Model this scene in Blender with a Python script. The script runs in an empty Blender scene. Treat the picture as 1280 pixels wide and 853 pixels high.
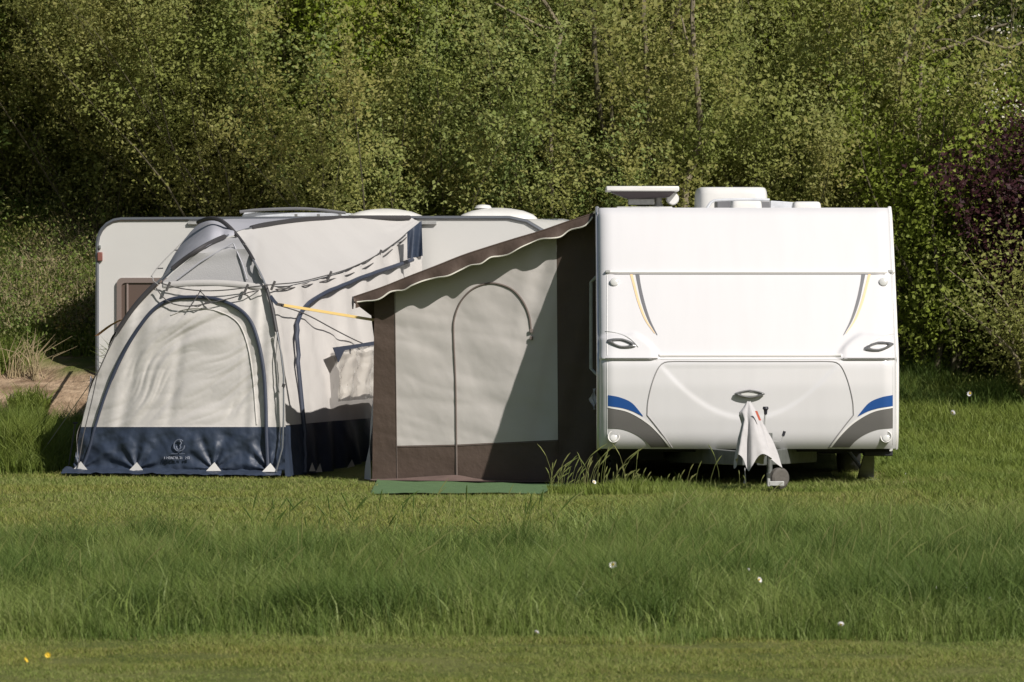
import bpy, math, random
import numpy as np
from mathutils import Vector, noise
random.seed(7)
R = math.radians
F = 6660.0          # focal length in photo pixels
HZ = 360.0          # photo row of the eye level
CAMZ = 1.7
scene = bpy.context.scene
COL = scene.collection

def W(px, py, Y):
    """a photo point at a real distance Y -> world"""
    return Vector(((px-640.0)/F*Y, Y, CAMZ-(py-HZ)/F*Y))

# ------------------------------------------------------------------ terrain
def smooth(t):
    t = np.clip(t, 0, 1); return t*t*(3-2*t)
LY = np.array([-50, 50.6, 51.6, 53, 54.2, 58, 60, 75, 400.]); LZ = np.array([0, 0, .12, .62, .95, 2.6, 3.2, 11, 13.])
RY = np.array([-50, 48, 51, 54, 57, 60, 75, 400.]);            RZ = np.array([0, 0, .10, .38, .66, 1.1, 9, 13.])
def gz(x, y):
    x = np.asarray(x, float); y = np.asarray(y, float)
    l = np.interp(y, LY, LZ); r = np.interp(y, RY, RZ)
    t = smooth((x+3.4)/2.6)
    z = l*(1-t)+r*t
    amp = np.clip((y-51)/6, 0, 1)*.07
    z = z + amp*np.sin(x*2.3+1)*np.cos(y*1.9+x) + amp*.4*np.sin(x*6.1+y*5.3)
    z = z + .012*np.sin(x*1.1+y*.7)*np.sin(y*.9)
    return z
def g1(x, y): return float(gz(x, y))

# ------------------------------------------------------------------ materials
MATS = {}
def nt(m): return m.node_tree.nodes, m.node_tree.links
def mat(name, col, rough=.6, var=0, scale=6, bump=0, bscale=60, metal=0, coat=0, spec=.5, dirt=None, stretch=None):
    m = bpy.data.materials.new(name); m.use_nodes = True
    N, L = nt(m); b = N['Principled BSDF']
    b.inputs['Base Color'].default_value = (*col, 1)
    b.inputs['Roughness'].default_value = rough
    b.inputs['Metallic'].default_value = metal
    b.inputs['Specular IOR Level'].default_value = spec
    if coat: b.inputs['Coat Weight'].default_value = coat; b.inputs['Coat Roughness'].default_value = .08
    tc = N.new('ShaderNodeTexCoord')
    src = tc.outputs['Object']
    if stretch:
        mp = N.new('ShaderNodeMapping'); mp.inputs['Scale'].default_value = stretch
        L.new(src, mp.inputs['Vector']); src = mp.outputs['Vector']
    if var:
        n = N.new('ShaderNodeTexNoise'); n.inputs['Scale'].default_value = scale; n.inputs['Detail'].default_value = 5
        L.new(src, n.inputs['Vector'])
        cr = N.new('ShaderNodeValToRGB')
        d = dirt if dirt else tuple(c*(1-var) for c in col)
        cr.color_ramp.elements[0].position = .3; cr.color_ramp.elements[1].position = .62
        cr.color_ramp.elements[0].color = (*d, 1); cr.color_ramp.elements[1].color = (*col, 1)
        L.new(n.outputs['Fac'], cr.inputs['Fac']); L.new(cr.outputs['Color'], b.inputs['Base Color'])
    if bump:
        n2 = N.new('ShaderNodeTexNoise'); n2.inputs['Scale'].default_value = bscale; n2.inputs['Detail'].default_value = 4
        L.new(src, n2.inputs['Vector'])
        bp = N.new('ShaderNodeBump'); bp.inputs['Strength'].default_value = bump; bp.inputs['Distance'].default_value = .02
        L.new(n2.outputs['Fac'], bp.inputs['Height']); L.new(bp.outputs['Normal'], b.inputs['Normal'])
    MATS[name] = m
    return m

def leafmat(name, cols, trans=.3, rough=.55, patch=None, pscale=.5):
    """foliage: every leaf takes its own tone; larger patches of tint over the crown"""
    m = bpy.data.materials.new(name); m.use_nodes = True
    N, L = nt(m); b = N['Principled BSDF']; out = N['Material Output']
    g = N.new('ShaderNodeNewGeometry')
    cr = N.new('ShaderNodeValToRGB'); cr.color_ramp.interpolation = 'LINEAR'
    el = cr.color_ramp.elements
    el[0].color = (*cols[0], 1); el[0].position = 0
    el[1].color = (*cols[-1], 1); el[1].position = 1
    for i, c in enumerate(cols[1:-1]):
        e = el.new((i+1)/(len(cols)-1)); e.color = (*c, 1)
    L.new(g.outputs['Random Per Island'], cr.inputs['Fac'])
    col = cr.outputs['Color']
    if patch:
        n = N.new('ShaderNodeTexNoise'); n.inputs['Scale'].default_value = pscale; n.inputs['Detail'].default_value = 3
        L.new(g.outputs['Position'], n.inputs['Vector'])
        r2 = N.new('ShaderNodeValToRGB'); r2.color_ramp.elements[0].position = .42; r2.color_ramp.elements[1].position = .62
        L.new(n.outputs['Fac'], r2.inputs['Fac'])
        mx = N.new('ShaderNodeMix'); mx.data_type = 'RGBA'
        L.new(r2.outputs['Color'], mx.inputs['Factor']); L.new(col, mx.inputs[6])
        mu = N.new('ShaderNodeMix'); mu.data_type = 'RGBA'; mu.blend_type = 'MULTIPLY'; mu.inputs['Factor'].default_value = 1
        L.new(col, mu.inputs[6]); mu.inputs[7].default_value = (*patch, 1)
        L.new(mu.outputs[2], mx.inputs[7]); col = mx.outputs[2]
    L.new(col, b.inputs['Base Color'])
    b.inputs['Roughness'].default_value = rough; b.inputs['Specular IOR Level'].default_value = .2
    tr = N.new('ShaderNodeBsdfTranslucent'); L.new(col, tr.inputs['Color'])
    ms = N.new('ShaderNodeMixShader'); ms.inputs['Fac'].default_value = trans
    L.new(b.outputs['BSDF'], ms.inputs[1]); L.new(tr.outputs['BSDF'], ms.inputs[2]); L.new(ms.outputs['Shader'], out.inputs['Surface'])
    MATS[name] = m
    return m

mat('van_white', (.69, .68, .69), .25, coat=.6, var=.03, scale=1.6, stretch=(5, 1, .7))
mat('van_cream', (.69, .68, .655), .4, var=.05, scale=1.5, bump=.04, bscale=9)
mat('roof_white', (.68, .67, .65), .35, var=.08, scale=5)
mat('roof_panel', (.60, .62, .66), .5, var=.2, scale=12)
mat('alu', (.72, .72, .72), .3, metal=.75, var=.1, scale=8)
mat('seam', (.30, .29, .29), .6)
mat('seam_light', (.66, .655, .65), .4)
mat('trim_white', (.82, .80, .78), .25, coat=.5)
mat('decal_grey', (.13, .125, .12), .4, coat=.3)
mat('decal_blue', (.015, .075, .27), .35, coat=.4)
mat('decal_orange', (.80, .58, .34), .4)
mat('decal_darkgrey', (.16, .16, .17), .4)
mat('handle_grey', (.22, .22, .22), .25, metal=.4)
mat('aerial_dark', (.055, .042, .048), .5)
mat('lens', (.62, .62, .60), .15, coat=.6)
mat('lens_red', (.22, .09, .075), .2, coat=.5)
mat('glass_dark', (.03, .03, .03), .12, coat=.8)
mat('under', (.02, .02, .02), .8)
mat('chassis', (.19, .20, .19), .55, metal=.35, var=.3, scale=10)
mat('rubber', (.025, .024, .023), .75, bump=.3, bscale=30)
mat('tyre_worn', (.10, .09, .08), .8, bump=.3, bscale=40)
mat('bracket', (.45, .45, .44), .5, var=.2, scale=30)
mat('cover_cloth', (.50, .485, .49), .75, var=.08, scale=12, bump=.1, bscale=25)
mat('red_print', (.55, .12, .07), .6)
mat('black_plastic', (.03, .03, .04), .45)
mat('tent_cream', (.585, .56, .535), .8, var=.06, scale=3, bump=.10, bscale=22)
mat('tent_roof', (.47, .455, .44), .8, var=.05, scale=2, bump=.15, bscale=12)
mat('tent_grey', (.40, .40, .44), .7, var=.08, scale=3, bump=.15, bscale=14)
mat('tent_mesh', (.40, .395, .40), .75, var=.08, scale=4, bump=.15, bscale=90)
mat('tent_navy', (.036, .050, .082), .5, var=.25, scale=7, bump=.15, bscale=26)
mat('piping', (.038, .048, .078), .6, var=.2, scale=10)
mat('pole_sleeve', (.045, .042, .045), .6)
mat('pole_steel', (.23, .24, .26), .4, metal=.6)
mat('cord', (.09, .085, .085), .8)
mat('cord_light', (.30, .29, .28), .8)
mat('strap_yellow', (.88, .62, .22), .6)
mat('strap_orange', (.75, .36, .05), .6)
mat('tab_white', (.75, .73, .70), .6)
mat('awn_cream', (.505, .475, .45), .8, var=.07, scale=2.5, bump=.07, bscale=16)
mat('awn_brown', (.085, .058, .044), .7, var=.12, scale=6, bump=.25, bscale=20)
mat('awn_skirt', (.17, .12, .105), .5, var=.2, scale=9)
mat('awn_trim', (.72, .69, .60), .7)
mat('zip', (.15, .12, .105), .7)
mat('mat_green', (.09, .165, .062), .9, var=.15, scale=12, bump=.4, bscale=120)
mat('window_frame', (.24, .19, .17), .45)
mat('window_pane', (.14, .10, .085), .18, coat=.5)
mat('towel', (.66, .64, .70), .85, bump=.4, bscale=30)
mat('bark', (.11, .095, .055), .85, var=.5, scale=9, bump=.6, bscale=30, stretch=(1, 1, .3))
mat('bark_pale', (.22, .185, .12), .85, var=.45, scale=8, bump=.6, bscale=30, stretch=(1, 1, .3))
mat('petal', (.82, .80, .82), .6)
mat('petal_yellow', (.75, .50, .03), .6)
mat('straw', (.42, .34, .20), .8, var=.3, scale=15)
mat('emblem_grey', (.13, .15, .20), .6)
mat('letter_grey', (.25, .27, .32), .6)
def foil():
    m = bpy.data.materials.new('window_foil'); m.use_nodes = True
    N, L = nt(m); b = N['Principled BSDF']
    b.inputs['Base Color'].default_value = (.64, .60, .54, 1); b.inputs['Roughness'].default_value = .09
    b.inputs['Alpha'].default_value = .6; b.inputs['Specular IOR Level'].default_value = .9
    MATS['foil'] = m
foil()

leafmat('leaf_willow', [(.205, .235, .06), (.26, .30, .09), (.32, .355, .125), (.275, .285, .09)], .45, patch=(1.08, .93, .9), pscale=.45)
leafmat('leaf_willow_green', [(.18, .235, .06), (.24, .305, .095), (.29, .36, .135)], .45, patch=(1.08, .98, .85), pscale=.6)
leafmat('leaf_willow_olive', [(.235, .235, .06), (.30, .30, .085), (.35, .34, .12), (.28, .26, .08)], .45, patch=(.9, 1.05, .9), pscale=.6)
leafmat('leaf_bright', [(.17, .23, .022), (.235, .30, .035), (.29, .345, .05)], .4)
leafmat('leaf_right', [(.19, .24, .03), (.25, .31, .045), (.31, .36, .08)], .38, patch=(.85, .85, .9), pscale=.9)
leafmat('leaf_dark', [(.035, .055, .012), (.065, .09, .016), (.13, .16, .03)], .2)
leafmat('leaf_purple', [(.028, .009, .013), (.045, .015, .02), (.07, .03, .03)], .2)
leafmat('leaf_blossom', [(.62, .58, .48), (.75, .72, .62)], .2)
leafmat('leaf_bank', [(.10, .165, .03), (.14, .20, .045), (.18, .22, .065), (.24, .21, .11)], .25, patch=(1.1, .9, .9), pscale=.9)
leafmat('grass_long', [(.155, .21, .045), (.20, .265, .062), (.245, .305, .085), (.32, .345, .13)], .38, rough=.6, patch=(.58, .68, .58), pscale=1.4)
leafmat('grass_broad', [(.16, .22, .05), (.22, .29, .07), (.30, .36, .12), (.10, .15, .04)], .4, rough=.45)
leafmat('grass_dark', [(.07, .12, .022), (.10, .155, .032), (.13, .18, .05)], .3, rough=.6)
leafmat('grass_short', [(.155, .21, .042), (.20, .255, .058), (.25, .285, .082), (.32, .305, .13)], .3, patch=(1.06, .97, .9), pscale=.55)
leafmat('grass_side', [(.14, .19, .032), (.185, .235, .046), (.23, .27, .07)], .35, patch=(.75, .82, .8), pscale=.9)
leafmat('grass_seed', [(.20, .25, .07), (.30, .30, .12), (.17, .22, .06)], .3)

def ground_mat():
    m = bpy.data.materials.new('ground_turf'); m.use_nodes = True
    N, L = nt(m); b = N['Principled BSDF']; b.inputs['Roughness'].default_value = .95; b.inputs['Specular IOR Level'].default_value = .15
    g = N.new('ShaderNodeNewGeometry')
    n = N.new('ShaderNodeTexNoise'); n.inputs['Scale'].default_value = 1.3; n.inputs['Detail'].default_value = 8
    L.new(g.outputs['Position'], n.inputs['Vector'])
    cr = N.new('ShaderNodeValToRGB')
    cr.color_ramp.elements[0].position = .35; cr.color_ramp.elements[1].position = .68
    cr.color_ramp.elements[0].color = (.075, .10, .02, 1); cr.color_ramp.elements[1].color = (.15, .155, .05, 1)
    L.new(n.outputs['Fac'], cr.inputs['Fac'])
    # bare earth on the bank at the left, leaf litter under the trees
    at = N.new('ShaderNodeAttribute'); at.attribute_name = 'earth'
    n2 = N.new('ShaderNodeTexNoise'); n2.inputs['Scale'].default_value = 5; n2.inputs['Detail'].default_value = 8
    L.new(g.outputs['Position'], n2.inputs['Vector'])
    c2 = N.new('ShaderNodeValToRGB')
    c2.color_ramp.elements[0].color = (.20, .135, .085, 1); c2.color_ramp.elements[1].color = (.42, .31, .21, 1)
    c2.color_ramp.elements[0].position = .35; c2.color_ramp.elements[1].position = .65
    L.new(n2.outputs['Fac'], c2.inputs['Fac'])
    mx = N.new('ShaderNodeMix'); mx.data_type = 'RGBA'
    L.new(at.outputs['Fac'], mx.inputs['Factor']); L.new(cr.outputs['Color'], mx.inputs[6]); L.new(c2.outputs['Color'], mx.inputs[7])
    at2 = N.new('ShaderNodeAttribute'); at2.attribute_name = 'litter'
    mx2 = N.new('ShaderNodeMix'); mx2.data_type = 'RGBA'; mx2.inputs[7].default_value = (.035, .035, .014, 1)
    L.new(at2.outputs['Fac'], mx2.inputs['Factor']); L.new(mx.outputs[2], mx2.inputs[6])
    L.new(mx2.outputs[2], b.inputs['Base Color'])
    bp = N.new('ShaderNodeBump'); bp.inputs['Strength'].default_value = .7; bp.inputs['Distance'].default_value = .05
    n3 = N.new('ShaderNodeTexNoise'); n3.inputs['Scale'].default_value = 22; n3.inputs['Detail'].default_value = 6
    L.new(g.outputs['Position'], n3.inputs['Vector'])
    L.new(n3.outputs['Fac'], bp.inputs['Height']); L.new(bp.outputs['Normal'], b.inputs['Normal'])
    MATS['ground'] = m
ground_mat()

# ------------------------------------------------------------------ object helpers
def tag(o, label=None, cat=None, group=None, kind=None):
    if label: o['label'] = label
    if cat: o['category'] = cat
    if group: o['group'] = group
    if kind: o['kind'] = kind
    return o
def thing(name, loc, label, cat, group=None):
    o = bpy.data.objects.new(name, None); COL.objects.link(o); o.location = loc; o.empty_display_size = .2
    return tag(o, label, cat, group)
def worldloc(o):
    p = Vector(o.location)
    while o.parent: o = o.parent; p += Vector(o.location)
    return p
class MB:
    def __init__(s): s.v = []; s.f = []
    def add(s, vs, fs):
        k = len(s.v); s.v += [tuple(v) for v in vs]; s.f += [tuple(i+k for i in f) for f in fs]; return s
    def box(s, a, b):
        (x0, y0, z0), (x1, y1, z1) = a, b
        vs = [(x0,y0,z0),(x1,y0,z0),(x1,y1,z0),(x0,y1,z0),(x0,y0,z1),(x1,y0,z1),(x1,y1,z1),(x0,y1,z1)]
        return s.add(vs, [(0,3,2,1),(4,5,6,7),(0,1,5,4),(1,2,6,5),(2,3,7,6),(3,0,4,7)])
    def hexa(s, vs):
        return s.add(vs, [(0,3,2,1),(4,5,6,7),(0,1,5,4),(1,2,6,5),(2,3,7,6),(3,0,4,7)])
    def tube(s, pts, r, n=6, cap=True):
        pts = [Vector(p) for p in pts]; m = len(pts)
        rs = r if hasattr(r, '__len__') else [r]*m
        vs = []; fs = []
        t0 = (pts[1]-pts[0]).normalized()
        up = Vector((0, 0, 1)) if abs(t0.z) < .9 else Vector((1, 0, 0))
        a = t0.cross(up).normalized()
        for i, p in enumerate(pts):
            t = (pts[min(i+1, m-1)]-pts[max(i-1, 0)])
            t = t.normalized() if t.length > 1e-9 else t0
            a = (a - t*a.dot(t)); a = a.normalized() if a.length > 1e-6 else t.orthogonal().normalized()
            b = t.cross(a)
            for k in range(n):
                an = 2*math.pi*k/n
                vs.append(p + (a*math.cos(an)+b*math.sin(an))*rs[i])
        for i in range(m-1):
            for k in range(n):
                k2 = (k+1) % n
                fs.append((i*n+k, i*n+k2, (i+1)*n+k2, (i+1)*n+k))
        if cap:
            fs.append(tuple(range(n-1, -1, -1))); fs.append(tuple((m-1)*n+k for k in range(n)))
        return s.add(vs, fs)
    def grid(s, fn, nu, nv):
        vs = [fn(i/nu, j/nv) for j in range(nv+1) for i in range(nu+1)]
        fs = [(j*(nu+1)+i, j*(nu+1)+i+1, (j+1)*(nu+1)+i+1, (j+1)*(nu+1)+i) for j in range(nv) for i in range(nu)]
        return s.add(vs, fs)
    def ribbon(s, pts, w, nrm=Vector((0, -1, 0)), th=.004):
        """flat strap with thickness"""
        pts = [Vector(p) for p in pts]; m = len(pts); vs = []; fs = []
        for i, p in enumerate(pts):
            t = (pts[min(i+1, m-1)]-pts[max(i-1, 0)]).normalized()
            a = t.cross(nrm).normalized()*w/2; n = nrm*th
            vs += [p-a, p+a, p+a+n, p-a+n]
        for i in range(m-1):
            for k in range(4):
                fs.append((i*4+k, i*4+(k+1) % 4, (i+1)*4+(k+1) % 4, (i+1)*4+k))
        fs += [(3, 2, 1, 0), ((m-1)*4, (m-1)*4+1, (m-1)*4+2, (m-1)*4+3)]
        return s.add(vs, fs)
    def lathe(s, c, ax, prof, n=24):
        """prof: (distance along ax, radius)"""
        c = Vector(c); ax = Vector(ax).normalized(); a = ax.orthogonal().normalized(); b = ax.cross(a)
        vs = [c+ax*d+(a*math.cos(2*math.pi*k/n)+b*math.sin(2*math.pi*k/n))*r for d, r in prof for k in range(n)]
        fs = [(i*n+k, i*n+(k+1) % n, (i+1)*n+(k+1) % n, (i+1)*n+k) for i in range(len(prof)-1) for k in range(n)]
        fs += [tuple(range(n-1, -1, -1)), tuple((len(prof)-1)*n+k for k in range(n))]
        return s.add(vs, fs)
    def build(s, name, m, parent=None, smooth=True, bevel=0, angle=40):
        me = bpy.data.meshes.new(name)
        off = worldloc(parent) if parent else Vector((0, 0, 0))
        me.from_pydata([(v[0]-off.x, v[1]-off.y, v[2]-off.z) for v in s.v], [], s.f)
        me.materials.append(MATS[m]); me.validate()
        o = bpy.data.objects.new(name, me); COL.objects.link(o)
        if parent: o.parent = parent
        if smooth:
            me.shade_smooth(); me.set_sharp_from_angle(angle=R(angle))
        if bevel:
            md = o.modifiers.new('b', 'BEVEL'); md.width = bevel; md.segments = 2; md.limit_method = 'ANGLE'; md.angle_limit = R(35)
        return o
def retop(o, base):
    """move a one-mesh thing's origin to its base"""
    b = Vector(base)
    for v in o.data.vertices: v.co -= b
    o.location = b
    return o
def curve(pts, n=24):
    """Catmull-Rom through points, resampled to n+1 by length"""
    P = [Vector(p) for p in pts]
    P = [P[0]*2-P[1]] + P + [P[-1]*2-P[-2]]
    out = []
    for i in range(1, len(P)-2):
        for k in range(12):
            t = k/12; a, b, c, d = P[i-1:i+3]
            out.append(.5*((2*b)+(c-a)*t+(2*a-5*b+4*c-d)*t*t+(3*b-a-3*c+d)*t**3))
    out.append(P[-2])
    L = [0]
    for i in range(1, len(out)): L.append(L[-1]+(out[i]-out[i-1]).length)
    res = []; j = 0
    for k in range(n+1):
        t = L[-1]*k/n
        while j < len(L)-2 and L[j+1] < t: j += 1
        u = (t-L[j])/max(1e-9, L[j+1]-L[j]); res.append(out[j].lerp(out[j+1], min(1, max(0, u))))
    return res
def at(c, t):
    x = t*(len(c)-1); i = min(int(x), len(c)-2); return c[i].lerp(c[i+1], x-i)
def fb(x, y, z=0, o=4): return noise.fractal(Vector((x, y, z)), 1.0, 2.0, o)
def ridge(x, y, z=0): return (1-abs(noise.noise(Vector((x, y, z)))*2))

# ------------------------------------------------------------------ camera, sun, sky
SUN_AZ, SUN_EL = 38.0, 38.0
cd = bpy.data.cameras.new('camera'); cam = bpy.data.objects.new('camera', cd); COL.objects.link(cam); scene.camera = cam
cam.location = (0, 0, CAMZ); cam.rotation_euler = (R(90), 0, 0)
cd.sensor_width = 36; cd.lens = F/1280*36; cd.shift_y = -(426.5-HZ)/1280
cd.clip_end = 2000; cd.clip_start = .5
cd.dof.use_dof = True; cd.dof.focus_distance = 44.5; cd.dof.aperture_fstop = 11.0
sd = bpy.data.lights.new('sun', 'SUN'); sun = bpy.data.objects.new('sun', sd); COL.objects.link(sun)
sd.energy = 5.0; sd.angle = R(.53); sd.color = (1.0, .95, .89)
S = Vector((math.sin(R(SUN_AZ))*math.cos(R(SUN_EL)), -math.cos(R(SUN_AZ))*math.cos(R(SUN_EL)), math.sin(R(SUN_EL))))
sun.rotation_euler = S.to_track_quat('Z', 'Y').to_euler(); sun.location = (8, -10, 20)
w = bpy.data.worlds.new('World'); scene.world = w; w.use_nodes = True
N = w.node_tree.nodes; L = w.node_tree.links
sky = N.new('ShaderNodeTexSky'); sky.sky_type = 'NISHITA'; sky.sun_disc = False
sky.sun_elevation = R(SUN_EL); sky.sun_rotation = R(180-SUN_AZ); sky.air_density = 1.2; sky.dust_density = 1.5
L.new(sky.outputs['Color'], N['Background'].inputs['Color']); N['Background'].inputs['Strength'].default_value = .05
vs = scene.view_settings; vs.view_transform = 'Standard'; vs.look = 'None'; vs.exposure = 0.0; vs.gamma = 1; vs.use_curve_mapping = False
scene.cycles.max_bounces = 6; scene.cycles.transparent_max_bounces = 12

# ------------------------------------------------------------------ ground
def make_ground():
    xs = np.unique(np.concatenate([np.linspace(-300, -12, 14), np.linspace(-12, 12, 161), np.linspace(12, 300, 14)]))
    ys = np.unique(np.concatenate([np.linspace(-60, 18, 10), np.linspace(18, 48, 90), np.linspace(48, 62, 120), np.linspace(62, 80, 24), np.linspace(80, 500, 16)]))
    X, Y = np.meshgrid(xs, ys); Z = gz(X, Y)
    ear = np.zeros_like(X)
    f = np.vectorize(lambda a, b: fb(a*.9, b*1.1, 3))
    sel = (np.abs(X) < 12) & (Y > 48) & (Y < 60)
    nz = np.zeros_like(X); nz[sel] = f(X[sel], Y[sel])
    Z = Z + np.where(sel, nz*.12*np.clip((Y-51)/2, 0, 1), 0)
    e = smooth((Y+nz*1.2-51.6)/.7)*(1-smooth((Y+nz*2.2-53.9)/.6))*(1-smooth((X+3.2)/1.0))
    ear = np.clip(e, 0, 1)
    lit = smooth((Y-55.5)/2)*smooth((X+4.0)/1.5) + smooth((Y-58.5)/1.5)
    v = np.stack([X.ravel(), Y.ravel(), Z.ravel()], 1)
    nx, ny = len(xs), len(ys)
    i = np.arange(nx-1); j = np.arange(ny-1); I, J = np.meshgrid(i, j)
    a = (J*nx+I).ravel(); q = np.stack([a, a+1, a+1+nx, a+nx], 1)
    o = npmesh('ground', v, q, 'ground'); 
    for nm, arr in (('earth', ear), ('litter', np.clip(lit, 0, 1))):
        at_ = o.data.attributes.new(nm, 'FLOAT', 'POINT'); at_.data.foreach_set('value', arr.ravel().astype(np.float32))
    tag(o, kind='structure'); return o
def npmesh(name, v, faces, m, parent=None, tris=None, smooth_=True):
    me = bpy.data.meshes.new(name)
    nq = len(faces); ntri = 0 if tris is None else len(tris)
    me.vertices.add(len(v)); me.vertices.foreach_set('co', v.astype(np.float32).ravel())
    idx = faces.ravel(); tot = np.full(nq, 4)
    if ntri: idx = np.concatenate([idx, tris.ravel()]); tot = np.concatenate([tot, np.full(ntri, 3)])
    me.loops.add(len(idx)); me.loops.foreach_set('vertex_index', idx.astype(np.int32))
    me.polygons.add(nq+ntri); st = np.concatenate([[0], np.cumsum(tot)[:-1]])
    me.polygons.foreach_set('loop_start', st.astype(np.int32)); me.polygons.foreach_set('loop_total', tot.astype(np.int32))
    if smooth_: me.polygons.foreach_set('use_smooth', np.ones(nq+ntri, bool))
    me.update(calc_edges=True); me.materials.append(MATS[m])
    o = bpy.data.objects.new(name, me); COL.objects.link(o)
    if parent: o.parent = parent
    return o
make_ground()

# ------------------------------------------------------------------ grass
rng = np.random.default_rng(11)
def vnoise(x, y, s, seed=0):
    """cheap value noise for arrays"""
    r = np.random.default_rng(seed).random((64, 64)); x = x*s+100; y = y*s+100
    xi = np.floor(x).astype(int); yi = np.floor(y).astype(int); fx = x-xi; fy = y-yi
    fx = fx*fx*(3-2*fx); fy = fy*fy*(3-2*fy)
    g = lambda a, b: r[a % 64, b % 64]
    return (g(xi, yi)*(1-fx)+g(xi+1, yi)*fx)*(1-fy)+(g(xi, yi+1)*(1-fx)+g(xi+1, yi+1)*fx)*fy
def blades(name, x, y, h, wd, m, lean=.35, label=None, z=None, cat='grass'):
    n = len(x); z = gz(x, y)-.01 if z is None else z
    th = rng.random(n)*2*np.pi; ld = rng.random(n)*2*np.pi + .0
    le = lean*h*(.25+rng.random(n)*1.1)
    wx = np.cos(th)*wd/2; wy = np.sin(th)*wd/2
    lx = np.cos(ld)*le - .06*h; ly = np.sin(ld)*le
    b = np.stack([x, y, z], 1)
    wv = np.stack([wx, wy, np.zeros(n)], 1)
    mid = b+np.stack([lx*.28, ly*.28, h*.55], 1); tip = b+np.stack([lx, ly, h*(1-.25*rng.random(n))], 1)
    v = np.stack([b-wv, b+wv, mid+wv*.75, mid-wv*.75, tip], 1).reshape(-1, 3)
    k = np.arange(n)*5
    q = np.stack([k, k+1, k+2, k+3], 1); t = np.stack([k+3, k+2, k+4], 1)
    o = npmesh(name, v, q, m, tris=t); tag(o, label, cat, kind='stuff'); return o
def scatter(n, y0, y1, margin=.9):
    """even over the wedge the photograph sees, with a margin at both sides"""
    y = np.sqrt(rng.random(n)*((y1+9)**2-(y0+9)**2)+(y0+9)**2)-9
    x = (rng.random(n)*2-1)*(y*.0961+margin); return x, y

def long_strip():
    x, y = scatter(720000, 24.9, 39.5, 1.3)
    edge0 = 25.75+.5*(vnoise(x, y, 1.3, 1)-.5)+.6*(vnoise(x, y, 5, 2)-.5)+.3*rng.normal(size=len(x))*.5
    edge1 = 33.0+2.0*(vnoise(x, y*0, .9, 3)-.5)+1.0*(vnoise(x, y, 4, 4)-.5)+4.2*smooth((x-.1)/1.2)+.45*rng.normal(size=len(x))
    keep = (y > edge0) & (y < edge1); x, y, e0, e1 = x[keep], y[keep], edge0[keep], edge1[keep]
    pn = vnoise(x, y, 1.5, 5); p2 = vnoise(x, y, 4.5, 6)
    # bare gaps between tussocks
    kp = rng.random(len(x)) < .35+1.1*np.clip(.6*p2+.6*pn-.12, 0, 1); x, y, e0, e1, pn, p2 = [q[kp] for q in (x, y, e0, e1, pn, p2)]
    h = (.07+.17*pn**1.3+.20*p2**1.5)*(.45+.75*rng.random(len(x)))
    h *= .40+.60*smooth((y-e0)/.9); h *= .5+.5*smooth((e1-y)/.6)
    blades('long_grass', x, y, h, .0030+.0022*rng.random(len(x)), 'grass_long', .62, 'long uncut grass strip in the foreground')
    # tussocks: tight fans of longer blades
    P = []
    r = np.random.default_rng(4)
    for i in range(120):
        cy = r.uniform(26.3, 34.4); cx = r.uniform(-1, 1)*(cy*.0961+.6); big = r.random() < .3; n = int(r.uniform(160, 380)*(2.6 if big else 1)); hh = r.uniform(.22, .34)*(1.3 if big else 1)
        rad = r.uniform(.04, .09)*(2.3 if big else 1)
        P.append(np.stack([cx+r.normal(size=n)*rad, cy+r.normal(size=n)*rad, hh*(.5+.55*r.random(n))], 1))
    P = np.concatenate(P)
    blades('tussock_grass', P[:, 0], P[:, 1], P[:, 2], .0034+.002*rng.random(len(P)), 'grass_dark', .6, 'taller fanned tussocks in the long grass')
    x, y = scatter(26000, 26, 37.5, 1.3); k = (y < 34) | (x > .3); x, y = x[k], y[k]; h = (.16+.16*vnoise(x, y, 3, 41))*(.5+.7*rng.random(len(x)))
    blades('broad_grass', x, y, h, .007+.004*rng.random(len(x)), 'grass_broad', .8, 'broader bent blades in the long grass, some coloured lighter as highlights')  # lighter blade tones paint in the highlights of the strip
    x, y = scatter(800, 26, 34.5); h = .30+.2*rng.random(len(x))
    blades('tall_grass_stems', x, y, h, np.full(len(x), .003), 'grass_seed', .35, 'thin pale seed stems rising from the long grass')
long_strip()
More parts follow.
